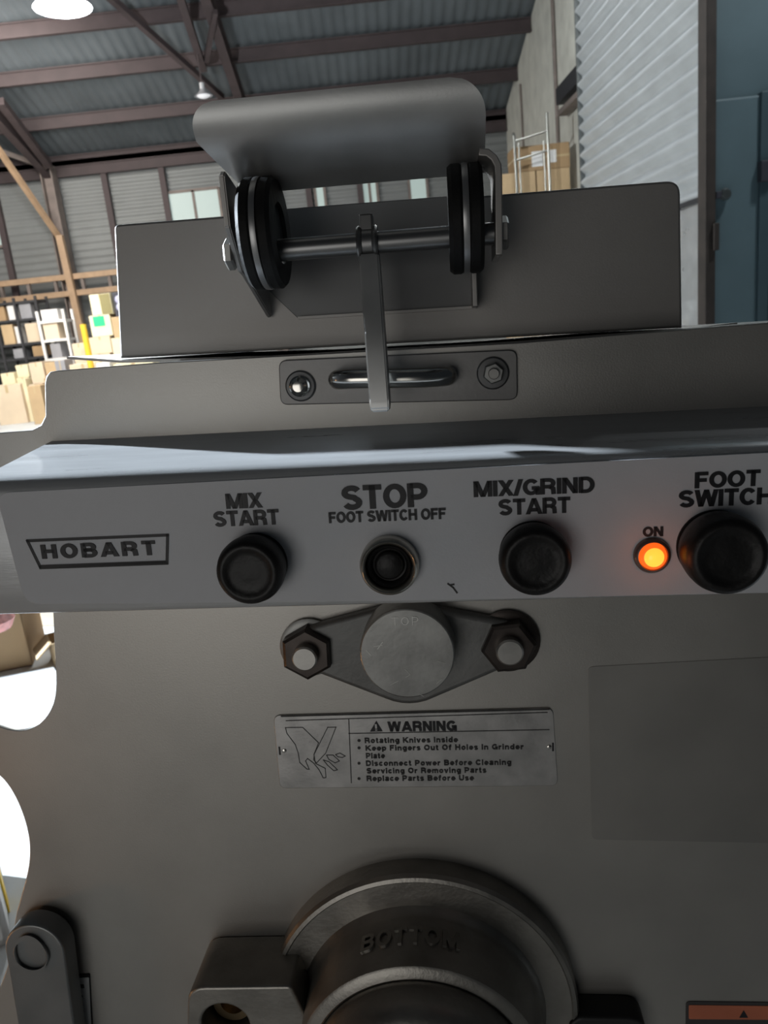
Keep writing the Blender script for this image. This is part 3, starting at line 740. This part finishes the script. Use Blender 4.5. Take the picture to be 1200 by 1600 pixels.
# left ear: vertical sheet with slanting lower edge
ul = mp(350, 300, .05).x
def at_u(u, py, w, px=400):                                  # v of the pixel row py at given w (columns nearly level)
    return mp(600 + (u-mp(600, py, w).x)/(mp(601, py, w).x-mp(600, py, w).x), py, w).y
def ear_u(u, pts, th, name, m):
    P = [(u, at_u(u, py, w), w) for py, w in pts]; n = len(P)
    vs = P + [(x+th, y, z) for x, y, z in P]
    fs = [tuple(range(n)), tuple(range(n, 2*n))[::-1]] + [(i, n+i, n+(i+1) % n, (i+1) % n) for i in range(n)]
    me = bpy.data.meshes.new('e'); me.from_pydata(vs, [], fs)
    bm = bmesh.new(); bm.from_mesh(me); bmesh.ops.recalc_face_normals(bm, faces=bm.faces)
    bmesh.ops.bevel(bm, geom=bm.edges[:], offset=.0007, segments=2, affect='EDGES'); bm.to_mesh(me); bm.free()
    return link(name, me, m, br)
ear_u(ul-.001, [(268, .050), (275, .054), (355, .052), (425, .034), (432, .026), (497, WB), (335, WB), (330, .0), (276, .044)], .003, 'ear', LIDST)
def strap(path, t, w0, w1, name):
    L, R_, _ = stroke_poly([tuple(mp(x, y, .05).xy) for x, y in path], t)
    return link(name, plate([[tuple(p) for p in L]+[tuple(p) for p in R_[::-1]]], w0, w1, .0006, 2), LIDST, br)
ur = mp(776, 330, .045).x
strap([(748, 237), (762, 238), (772, 246), (778, 258), (779, 275), (780, 398)], .0036, .012, .050, 'ear')
link('ear_web', boxes([((mp(734, 400, WB).x, mp(734, 482, WB).y, WL+.002), (mp(741, 400, WB).x, mp(741, 412, WB).y, .004))], .0005), LIDST, br)

# --- handle guard: curved sheet
def guard():
    prof = [(.018, 292), (.026, 287), (.034, 278), (.041, 262), (.046, 240), (.050, 215), (.053, 190), (.056, 165), (.058, 140)]
    nu = 60; th = .0022
    uA, uB = mp(308, 210, .05).x, mp(759, 190, .05).x
    rows = []
    for w, py in prof:
        rows.append((w, mp(600, py-5, w).y))
    v0, v1 = rows[0][1], rows[-1][1]
    fine = [(.018 + .041*(1-(1-k/36)**2.3), v0+(v1-v0)*k/36) for k in range(37)]
    n = len(fine); vT_ = fine[-1][1]; vB_ = fine[0][1]; R1 = .017
    vs = []; 
    for i, (w, v) in enumerate(fine):
        # left / right limits: rounded top corners, slanting lower left
        dt = vT_-v
        def cut(R): return R-math.sqrt(max(0, R*R-(R-dt)**2)) if dt < R else 0
        lo = uA + cut(.012) ; hi = uB - cut(R1)
        dbm = (v-vB_)/(vT_-vB_)
        if dbm < .55: lo += (0.55-dbm)*.030
        if dbm < .10: hi -= 0.0
        for k in range(nu+1):
            u = lo + (hi-lo)*k/nu; vs.append((u, v + .0012*math.sin((u-uA)*9), w))
    m_ = len(vs); N = []
    fs = []
    for i in range(n-1):
        for k in range(nu): a = i*(nu+1)+k; fs.append((a, a+1, a+nu+2, a+nu+1))
    me = bpy.data.meshes.new('g'); me.from_pydata(vs, [], fs)
    bm = bmesh.new(); bm.from_mesh(me); bmesh.ops.recalc_face_normals(bm, faces=bm.faces)
    if sum(f.normal.z for f in bm.faces) < 0: bmesh.ops.reverse_faces(bm, faces=bm.faces)
    bmesh.ops.solidify(bm, geom=bm.faces[:], thickness=th); bm.to_mesh(me); bm.free(); smooth(me, 40)
    return me
gd = link('handle_guard', guard(), GUARD, mc)
# --- rod, wheels, collar, lever
rv = lambda px, py: mp(px, py, WE)
rA, rB = rv(400, 394), rv(785, 364)
vR = (rA.y+rB.y)/2
slope = (rB.y-rA.y)/(rB.x-rA.x)
rod = link('hinge_rod', tube([tuple(rA), tuple(rB)], .0058, 24), mat('dark_rod', (.24, .24, .24), .32, .85), mc)
def vrod(u): return rA.y + slope*(u-rA.x)
hh = link('bolt_head', lathe([(0, 0), (.0075, 0), (.0085, .001), (.0085, .004), (.0075, .005), (0, .005)], (0, 0), 6, 'x'), STUD, rod)
hu = mp(785, 364, WE).x; hh.location = (hu-.002, vrod(hu), WE)
hb = link('bolt_head', lathe([(0, 0), (.0075, 0), (.0085, -.001), (.0085, -.004), (.0075, -.005), (0, -.005)], (0, 0), 6, 'x'), STUD, rod)
hb.location = (ul-.001, vrod(ul), WE)
def wheel(px_c, py_c, r, half, strip, name='roller'):
    q = mp(px_c, py_c, WE); o = bpy.data.objects.new(name, None); COL.objects.link(o); o.parent = mc; o.location = (q.x, q.y, WE)
    for s in (-1, 1):
        link('rubber_disc', lathe([(.006, s*strip), (r*.97, s*strip), (r, s*(strip+.0012)), (r, s*(half-.002)), (r*.94, s*half), (r*.55, s*half), (r*.5, s*(half-.002)), (.006, s*(half-.002))], (0, 0), 56, 'x'), RUBBER, o)
    link('metal_disc', lathe([(0, -strip*.95), (r*1.0, -strip*.95), (r*1.01, 0), (r*1.0, strip*.95), (0, strip*.95)], (0, 0), 56, 'x'), mat('disc_steel', (.36, .36, .36), .35, .8), o)
    return o
wheel(727, 343, .0272, .0088, .0016)
wheel(414, 366, .0285, .0088, .0016)
cu_, q = mp(575, 380, WE).x, mp(575, 380, WE)
col = link('collar', lathe([(.0056, -.0055), (.0085, -.0055), (.0092, -.0045), (.0085, -.003), (.0078, -.0025), (.0078, .0025), (.0085, .003), (.0092, .0045), (.0085, .0055), (.0056, .0055)], (0, 0), 32, 'x'), mat('collar_steel', (.22, .22, .22), .35, .85), mc)
col.location = (cu_, vrod(cu_), WE)
t1 = mp(574, 333, WE+.004)
link('tab', boxes([((cu_-.0035, vrod(cu_)+.006, WE-.003), (cu_+.0035, t1.y, WE+.004))], .001), DARKST, col).matrix_parent_inverse = Matrix.Translation(-col.location)
def lever():
    a = Vector((mp(577, 398, WE+.004).x, vrod(cu_)-.006, WE+.001)); 
    b = mp(595, 640, .052); hw_ = .0042; prof = []
    # seen from the front: narrow bar; side depth grows
    pts = [(a, .006, .0052), (a+(b-a)*.06, .0065, .0052), (a+(b-a)*.5, .0075, .0052), (a+(b-a)*.93, .0078, .0052), (a+(b-a)*.99, .0065, .0050), (a+(b-a)*1.01, .005, .0046)]
    vs, fs = [], []
    for c, d, h in pts:
        for i, j in ((-h, -d), (h, -d), (h, d), (-h, d)): vs.append((c.x+i, c.y, c.z+j))
    for i in range(len(pts)-1):
        for k in range(4): fs.append((i*4+k, i*4+(k+1) % 4, i*4+4+(k+1) % 4, i*4+4+k))
    fs += [(3, 2, 1, 0), tuple((len(pts)-1)*4+k for k in range(4))]
    me = bpy.data.meshes.new('lv'); me.from_pydata(vs, [], fs)
    bm = bmesh.new(); bm.from_mesh(me); bmesh.ops.recalc_face_normals(bm, faces=bm.faces)
    bmesh.ops.bevel(bm, geom=bm.edges[:], offset=.0008, segments=2, affect='EDGES'); bm.to_mesh(me); bm.free(); smooth(me, 30); return me
link('latch_lever', lever(), mat('lever_steel', (.50, .50, .49), .38, .8, .1, 40), mc)
# --- keeper plate with staple
kp = rnd(P2([(435, 563), (808, 546), (809, 625), (438, 633)], .003), .005, 5)
kpo = link('keeper_plate', plate([kp], 0, .003, .0006), DARKST, mc)
kpo.data.materials[0] = mat('keeper_steel', (.20, .195, .19), .42, .8, .1, 30, .03, 500)
s0, s1 = mp(530, 592, .003), mp(700, 586, .003)
ht_ = .018
st_ = [(s0.x, s0.y-.001, 0), (s0.x, s0.y, .010), (s0.x+.001, s0.y, ht_), (s0.x+.012, s0.y+.0005, ht_+.004), ((s0.x+s1.x)/2, (s0.y+s1.y)/2, ht_+.004), (s1.x-.012, s1.y, ht_+.004), (s1.x-.001, s1.y, ht_), (s1.x, s1.y, .010), (s1.x, s1.y-.001, 0)]
sx0 = mp(545, 580, ht_+.004).x; sx1 = mp(705, 583, ht_+.004).x
link('staple', tube(st_, .0056, 20, True), CHROME, kpo)
def bolt(px, py, parent, wr, nr, h, m_w, m_n, acorn=False, w0=.003, nsr=None, stud_h=0, ph=0, name='bolt'):
    q = mp(px, py, w0); o = link(name, lathe([(0, w0), (wr, w0), (wr*1.0, w0+.001), (wr*.9, w0+.0018), (nr*.8, w0+.002), (0, w0+.002)], (0, 0), 36), m_w, parent)
    o.location = (q.x, q.y, 0)
    if acorn: pr = [(nr, w0+.002), (nr, w0+h*.45), (nr*.85, w0+h*.5), (nr*.8, w0+h*.75), (nr*.5, w0+h*.95), (0, w0+h)]
    else: pr = [(nr*.95, w0+.002), (nr, w0+.003), (nr, w0+h-.001), (nr*.88, w0+h), (0, w0+h)]
    nut = link('nut', lathe(pr, (0, 0), 6 if not acorn else 24, sm=25), m_n, o); nut.rotation_euler.z = ph
    if stud_h:
        link('stud', lathe([(nsr, w0), (nsr, w0+stud_h-.001), (nsr*.88, w0+stud_h), (0, w0+stud_h)], (0, 0), 28), STUD, o)
    return o
bolt(470, 603, kpo, .0092, .0062, .010, DARKST, CHROME, True)
bolt(770, 583, kpo, .0095, .0062, .007, DARKST, CAPM, False, nsr=.0032, stud_h=.011, ph=.3)
# --- control box
prof_v0 = mp(640, 652, 0)
def cbox():
    uA = mp(80, 688, 0).x; uB = mp(1420, 640, 0).x
    fT = mp(600, 722, WF-.004).y; fB = mp(600, 946, WF).y; vb = mp(600, 664, 0).y
    P = [(0.0, vb)]
    P += [(WF-.010, fT+.0012), (WF-.006, fT+.0004), (WF-.0035, fT-.001), (WF-.0012, fT-.0035), (WF, fT-.007)]
    P += [(WF, fB+.003), (WF-.001, fB+.001), (WF-.003, fB), (0, fB-.004)]
    n = len(P); vs = [(uA, v, w) for w, v in P]+[(uB, v, w) for w, v in P]
    fs = [tuple(range(n)), tuple(range(n, 2*n))[::-1]]+[(i, n+i, n+(i+1) % n, (i+1) % n) for i in range(n)]
    me = bpy.data.meshes.new('cb'); me.from_pydata(vs, [], fs)
    bm = bmesh.new(); bm.from_mesh(me); bmesh.ops.recalc_face_normals(bm, faces=bm.faces); bm.to_mesh(me); bm.free(); smooth(me, 30); return me
cb = link('control_box', cbox(), FOLD, mc)
lb = rnd(P2([(-6, 770), (600, 738), (1320, 701), (1330, 923), (600, 939), (40, 944)], WF), [.008, 0, .008, .008, 0, .009], 6)
lab = link('control_label', plate([lb], WF-.0004, WF+.0004, .0002), LABEL, mc)
WT = WF+.0004
for s, x0, x1, yb_, cap in (('MIX', 354, 411, 794, 23.5), ('START', 335, 437, 821, 23.5), ('STOP', 535, 669, 794, 37), ('FOOT SWITCH OFF', 514, 697, 814, 17),
                            ('MIX/GRIND', 740, 929, 773, 24.5), ('START', 779, 891, 803, 24.5), ('FOOT', 1085, 1187, 761, 25), ('SWITCH', 1060, 1207, 790, 26), ('ON', 1004, 1036, 838, 15)):
    lettering(s, x0, x1, yb_, cap, WT, INK, lab, .03, spacing=.65)
lettering('HOBART', 66, 245, 870, 22, WT, INK, lab, .05, spacing=2.3)
linework([[(43, 845), (262, 836), (261, 879), (63, 886)]], WT, .0016, INK, lab, 'logo_frame')
linework([[(64, 886), (260, 879)]], WT, .0024, INK, lab, 'logo_frame_base', closed=False)
linework([[(700, 912), (708, 918), (714, 926)], [(703, 914), (709, 913)]], WT, .0009, INK2, lab, 'scuff_mark', closed=False)
# buttons
def button(px, py, rpx, h=.02, name='push_button'):
    q = mp(px, py, WF+h*.8); r = rpx/1200*(-(MI@CAMP).z+WF+h*.8 if False else (CL.z-WF-h*.8))*1.0
    o = bpy.data.objects.new(name, None); COL.objects.link(o); o.parent = mc; o.location = (q.x, q.y, WF)
    link('base_ring', lathe([(0, 0), (r*.94, 0), (r*.94, .002), (r*.86, .004), (0, .004)], (0, 0), 48), RUBBER, o)
    link('button_cap', lathe([(r*.86, .002), (r*.97, .006), (r, h*.5), (r, h*.72), (r*.95, h*.9), (r*.84, h), (r*.72, h*1.0), (r*.66, h*.96), (r*.5, h*.94), (r*.25, h*.95), (0, h*.96)], (0, 0), 56, sm=50), KNOB, o)
    return o
button(390, 893, 57); button(837, 877, 58); button(1136, 868, 64, .024)
def stopb():
    q = mp(608, 885, WF+.006); sc = (CL.z-WF-.006)/1200; r = 49*sc
    o = bpy.data.objects.new('stop_button', None); COL.objects.link(o); o.parent = mc; o.location = (q.x, q.y, WF)
    link('chrome_ring', lathe([(r, 0), (r, .005), (r*.96, .008), (r*.88, .009), (r*.80, .008), (r*.79, .002), (r*.79, 0)], (0, 0), 56, sm=50), mat('satin_ring', (.50, .48, .43), .3, .9), o)
    link('button_cap', lathe([(r*.78, .0005), (r*.76, .005), (r*.70, .0065), (r*.62, .0055), (r*.56, .003), (r*.5, .0028), (r*.48, .005), (r*.40, .0058), (0, .006)], (0, 0), 48, sm=50), KNOB, o)
stopb()
q = mp(1021, 870, WF+.004); sc = (CL.z-WF-.004)/1200
il = bpy.data.objects.new('indicator_light', None); COL.objects.link(il); il.parent = mc; il.location = (q.x, q.y, WF)
link('bezel', lathe([(29*sc, 0), (29*sc, .002), (27*sc, .0035), (23*sc, .004), (22*sc, .002), (22*sc, 0)], (0, 0), 40, sm=50), mat('dark_bezel', (.22, .16, .14), .35, .7), il)
link('lens', lathe([(22*sc, .0015), (21*sc, .004), (16.5*sc, .0055), (0, .0056)], (0, 0), 32, sm=60), LENS, il)
point('indicator_glow', MM @ Vector((q.x, q.y, WF+.02)), .0025, (1, .2, .05), .005)
link('lens_core', lathe([(16*sc, .0052), (14*sc, .0066), (8*sc, .0075), (0, .0078)], (0, 0), 32, sm=60), LENSC, il)
# --- bearing flange with cap
bc = mp(636, 1022, .03); zb_ = (CL.z-.03)/1200
fc = mp(636, 1022, .008); sA = mp(485, 1013, .008); sB = mp(793, 1005, .008)
fl_pts = hull(circ(fc.xy, .034, 40) + circ((sA.x, sA.y), .014, 24) + circ((sB.x, sB.y), .014, 24))
bf = link('bearing_flange', plate([fl_pts], 0, .010, .003, 3), CASTD, mc)
cp = link('bearing_cap', lathe([(80*zb_*1.0, .008), (80*zb_, .028), (79*zb_, .0295), (77*zb_, .030), (0, .030)], tuple(bc.xy), 72), CAPM, mc)
lettering('TOP', 612, 654, 977, 14, .030, mat('stamp_grey', (.62, .62, .60), .4, .5), cp, -.12, .0002, 2.0, 'stamped_lettering')
linework([[(584, 1010), (597, 1008)], [(590, 1014), (598, 1003)], [(633, 1046), (641, 1054), (634, 1058)], [(684, 1033), (696, 1036)], [(682, 1068), (690, 1061)], [(572, 1016), (580, 1024)], [(655, 1084), (662, 1088)], [(610, 1070), (622, 1064)]], .030, .00035, mat('bright_scratch', (.45, .45, .43), .3, .8), cp, 'scratch', closed=False)
bolt(484, 1011, bf, .0195, .0172, .013, CAPM, NUT, False, .002, .0080, .020, .5)
bolt(793, 1001, bf, .0205, .0172, .013, NUT, NUT, False, .002, .0084, .020, .1)
# --- warning plate
sgp = rnd(P2([(427, 1118), (864, 1106), (872, 1228), (437, 1232)], .0012), .005, 6)
sg = link('warning_plate', plate([sgp], 0, .0012, .0004), SIGN, mc)
WS = .0012
linework([[(545, 1124), (549, 1223)], [(545, 1146), (858, 1140)], [(447, 1126), (855, 1113)]], WS, .0006, INK2, sg, 'border_line', closed=False)
linework([[(440, 1119), (858, 1108)]], WS, .0011, INK2, sg, 'border_line', closed=False)
lettering('WARNING', 606, 714, 1142, 15, WS, INK, sg, .04)
for s, x0, x1, yb_ in (('Rotating Knives Inside', 570, 716, 1160), ('Keep Fingers Out Of Holes In Grinder', 571, 818, 1171.5), ('Plate', 572, 602, 1184.5),
                       ('Disconnect Power Before Cleaning', 572, 799, 1195.5), ('Servicing Or Removing Parts', 573, 760, 1207.5), ('Replace Parts Before Use', 573, 741, 1219.5)):
    lettering(s, x0, x1, yb_, 8.0, WS, INK2, sg, .02, spacing=1.5)
for y in (1157, 1168.5, 1192.5, 1216.5):
    link('bullet', plate([circ(mp(561, y, WS).xy, .0011, 12)], WS, WS+.0002, .00005, 1), INK2, sg)
link('warning_triangle', plate([P2([(588, 1126), (598, 1142.5), (578, 1143)], WS)], WS, WS+.00025, .00005, 1), INK, sg)
lettering('!', 586.5, 589.5, 1141, 10, WS+.0003, SIGN, sg, name='exclamation_mark')
cc = lambda L: [(420+x/2.609, 1100+y/2.609) for x, y in L]
linework([cc([(68, 96), (138, 95), (203, 158), (184, 205), (190, 242), (230, 262), (233, 300), (222, 301), (205, 268), (182, 240), (158, 222), (150, 232), (165, 266), (155, 265), (126, 238), (120, 200), (108, 165), (74, 120)]),
          cc([(240, 95), (274, 94), (232, 200), (195, 240), (183, 228), (185, 205)]),
          cc([(222, 228), (245, 235), (280, 268), (265, 272), (240, 250)]), cc([(235, 208), (262, 208), (288, 232), (270, 240), (245, 226)]), cc([(272, 206), (290, 200), (312, 212), (300, 218), (282, 215)])],
         WS, .0005, INK2, sg, 'cut_hand_pictogram')
for px, py in ((444, 1173), (858, 1167)):
    o = link('rivet', lathe([(0, 0), (.0016, 0), (.0014, .0008), (0, .0013)], (0, 0), 16), CHROME, sg); q = mp(px, py, WS); o.location = (q.x, q.y, WS)
    o = link('rivet_slot', boxes([((-.0006, -.003, 0), (.0006, .003, .0002))]), INK, sg); q = mp(px-7 if px < 600 else px+6, py, WS); o.location = (q.x, q.y, WS)
# --- dark film patch and orange label, lower right
link('dark_patch', plate([rnd(P2([(918, 1042), (1330, 1020), (1340, 1320), (925, 1312)], .0004), .004, 5)], 0, .0004, .0001, 1), PATCH, mc)
olb = link('orange_label', plate([rnd(P2([(1072, 1565), (1330, 1568), (1330, 1720), (1070, 1720)], .0006), .003, 5)], 0, .0006, .0002, 1), PATCH, mc)
olb.data.materials[0] = mat('label_border', (.05, .045, .045), .6)
link('orange_panel', plate([rnd(P2([(1076, 1570), (1325, 1573), (1325, 1594), (1076, 1592)], .0006), .001, 3)], .0006, .0009, .0001, 1), ORANGE, olb)
link('black_triangle', plate([P2([(1162, 1578), (1169, 1590), (1155, 1590)], .0009)], .0009, .0011, .00005, 1), INK, olb)
# --- small label and lug, lower left
slb = link('side_label', plate([rnd(P2([(112, 1524), (140, 1522), (150, 1700), (112, 1700)], .001), .0015, 4)], 0, .001, .0003, 1), RUBBER, mc)
link('printed_panel', plate([rnd(P2([(114, 1529), (139, 1527), (147, 1700), (116, 1700)], .0012), .001, 4)], .001, .0013, .0001, 1), mat('pale_label', (.42, .43, .43), .5, .2), slb)
o = lettering('SERIAL', 119, 131, 1600, 12, .0013, INK2, slb, .03) if False else None
for i, y in enumerate((1543, 1557, 1570, 1580)):
    a = mp(118, y, .0013); b = mp(131, y-5 + (i % 2)*3, .0013)
    link('print_mark', boxes([((a.x, min(a.y, b.y)-.0004, .0013), (b.x-.001*(i % 3), max(a.y, b.y), .0015))]), INK2, slb)
WG = .02
lug_c = mp(55, 1480, WG); lr = 60*(CL.z-WG)/1200
cA = mp(54, 1487, WG)
pts = [(cA.x+lr*math.cos(t), cA.y+lr*math.sin(t)) for t in [math.radians(a) for a in range(0, 181, 9)]]
pts = pts + [(cA.x-lr*1.1, mp(0, 1700, WG).y), (cA.x+lr*.80, mp(0, 1700, WG).y)]
hc = (cA.x-.002, cA.y-.001)
hole = [(hc[0]+lr*.60*math.cos(2*math.pi*k/24), hc[1]+lr*.60*math.sin(2*math.pi*k/24)) for k in range(24)]
lg = link('hinge_lug', plate([pts], .004, WG, .0016, 4), CASTD, mc); lg.data.materials[0] = mat('lug_steel', (.22, .225, .225), .4, .75, .1, 30)
link('lug_eye', plate([[(hc[0]+lr*.50*math.cos(2*math.pi*k/32), hc[1]+lr*.70*math.sin(2*math.pi*k/32)) for k in range(32)], hole], WG-.001, WG+.0025, .001, 2), lg.data.materials[0], lg)
# --- grinder neck
def circle3(a, b, c):
    ax, ay, bx, by, cx_, cy_ = a.x, a.y, b.x, b.y, c.x, c.y
    d = 2*(ax*(by-cy_)+bx*(cy_-ay)+cx_*(ay-by))
    x = ((ax*ax+ay*ay)*(by-cy_)+(bx*bx+by*by)*(cy_-ay)+(cx_*cx_+cy_*cy_)*(ay-by))/d
    y = ((ax*ax+ay*ay)*(cx_-bx)+(bx*bx+by*by)*(ax-cx_)+(cx_*cx_+cy_*cy_)*(bx-ax))/d
    return Vector((x, y)), math.hypot(ax-x, ay-y)
WN = .018
c0, R = circle3(mp(653, 1371, WN), mp(430, 1518, WN), mp(903, 1572, WN))
rc = mp(660, 1425, WN+.002).y - c0.y
WEND = WN+.004
while mp(640, 1514, WEND).y - c0.y < rc-.004 and WEND < .2: WEND += .0005
nk = link('neck_flange', lathe([(0, .0), (R+.001, 0), (R+.001, WN-.003), (R-.0005, WN), (R-.003, WN+.0008), (R-.004, WN), (rc+.003, WN), (rc+.001, WN+.002), (0, WN+.002)], tuple(c0.xy), 96, sm=25), CAST, mc)
tub = link('neck_tube', lathe([(0, WN-.001), (rc+.0035, WN), (rc+.0015, WN+.0035), (rc-.0005, WN+.007), (rc-.001, WEND-.008), (rc-.0025, WEND-.001), (rc-.004, WEND), (rc-.010, WEND+.001), (rc-.0115, WEND), (rc-.012, WEND-.004), (rc-.0125, WEND+.012), (rc-.016, WEND+.022), (rc-.024, WEND+.027), (0, WEND+.028)], tuple(c0.xy), 96, sm=40), CAST, mc)
# BOTTOM cast on the tube, wrapped round its top
me = text_mesh('BOTTOM', .0, .5, 1.2)
xs = [v.co.x for v in me.vertices]; a, b = min(xs), max(xs); rr = rc-.0012
for v in me.vertices:
    ang = math.pi/2 - (-.33 + .80*(v.co.x-a)/(b-a)) + .12; hgt = (WN+WEND)/2 - .007 + v.co.y/CAPH*.014
    rad = rr + .0002 + (v.co.z+.5)*.0022
    v.co = Vector((c0.x+rad*math.cos(ang), c0.y+rad*math.sin(ang), hgt))
for v in me.vertices: v.co.z = (WN+WEND) - v.co.z        # letter tops point to the plate
me.flip_normals() if hasattr(me, 'flip_normals') else None
for v in me.vertices: pass
link('cast_lettering', me, CAST, tub)
# clamp lugs with screws
def lug(pts, wt, scr, rs, name='clamp_lug'):
    o = link(name, plate([rnd(P2(pts, wt), [.012, .003, .002, .004, .004][:len(pts)], 6), circ(mp(*scr, wt).xy, rs, 32)], .0, wt, .002, 3), CAST, mc)
    q = mp(*scr, wt)
    s = link('cap_screw', lathe([(rs*.9, .004), (rs*.9, wt*.55), (rs*.82, wt*.62), (rs*.5, wt*.62), (rs*.48, wt*.35), (0, wt*.35)], (0, 0), 36), mat('brass_toned_screw', (.40, .30, .18), .3, .9), o); s.location = (q.x, q.y, 0)
    return o
lug([(293, 1543), (455, 1541), (478, 1590), (478, 1700), (290, 1700)], .045, (352, 1602), .0165)
lg2 = lug([(1010, 1592), (905, 1590), (890, 1600), (890, 1700), (1015, 1700)][:5], .02, (962, 1640), .014)
lg2.data.materials[0] = mat('dark_cast', (.03, .03, .03), .5, .5)
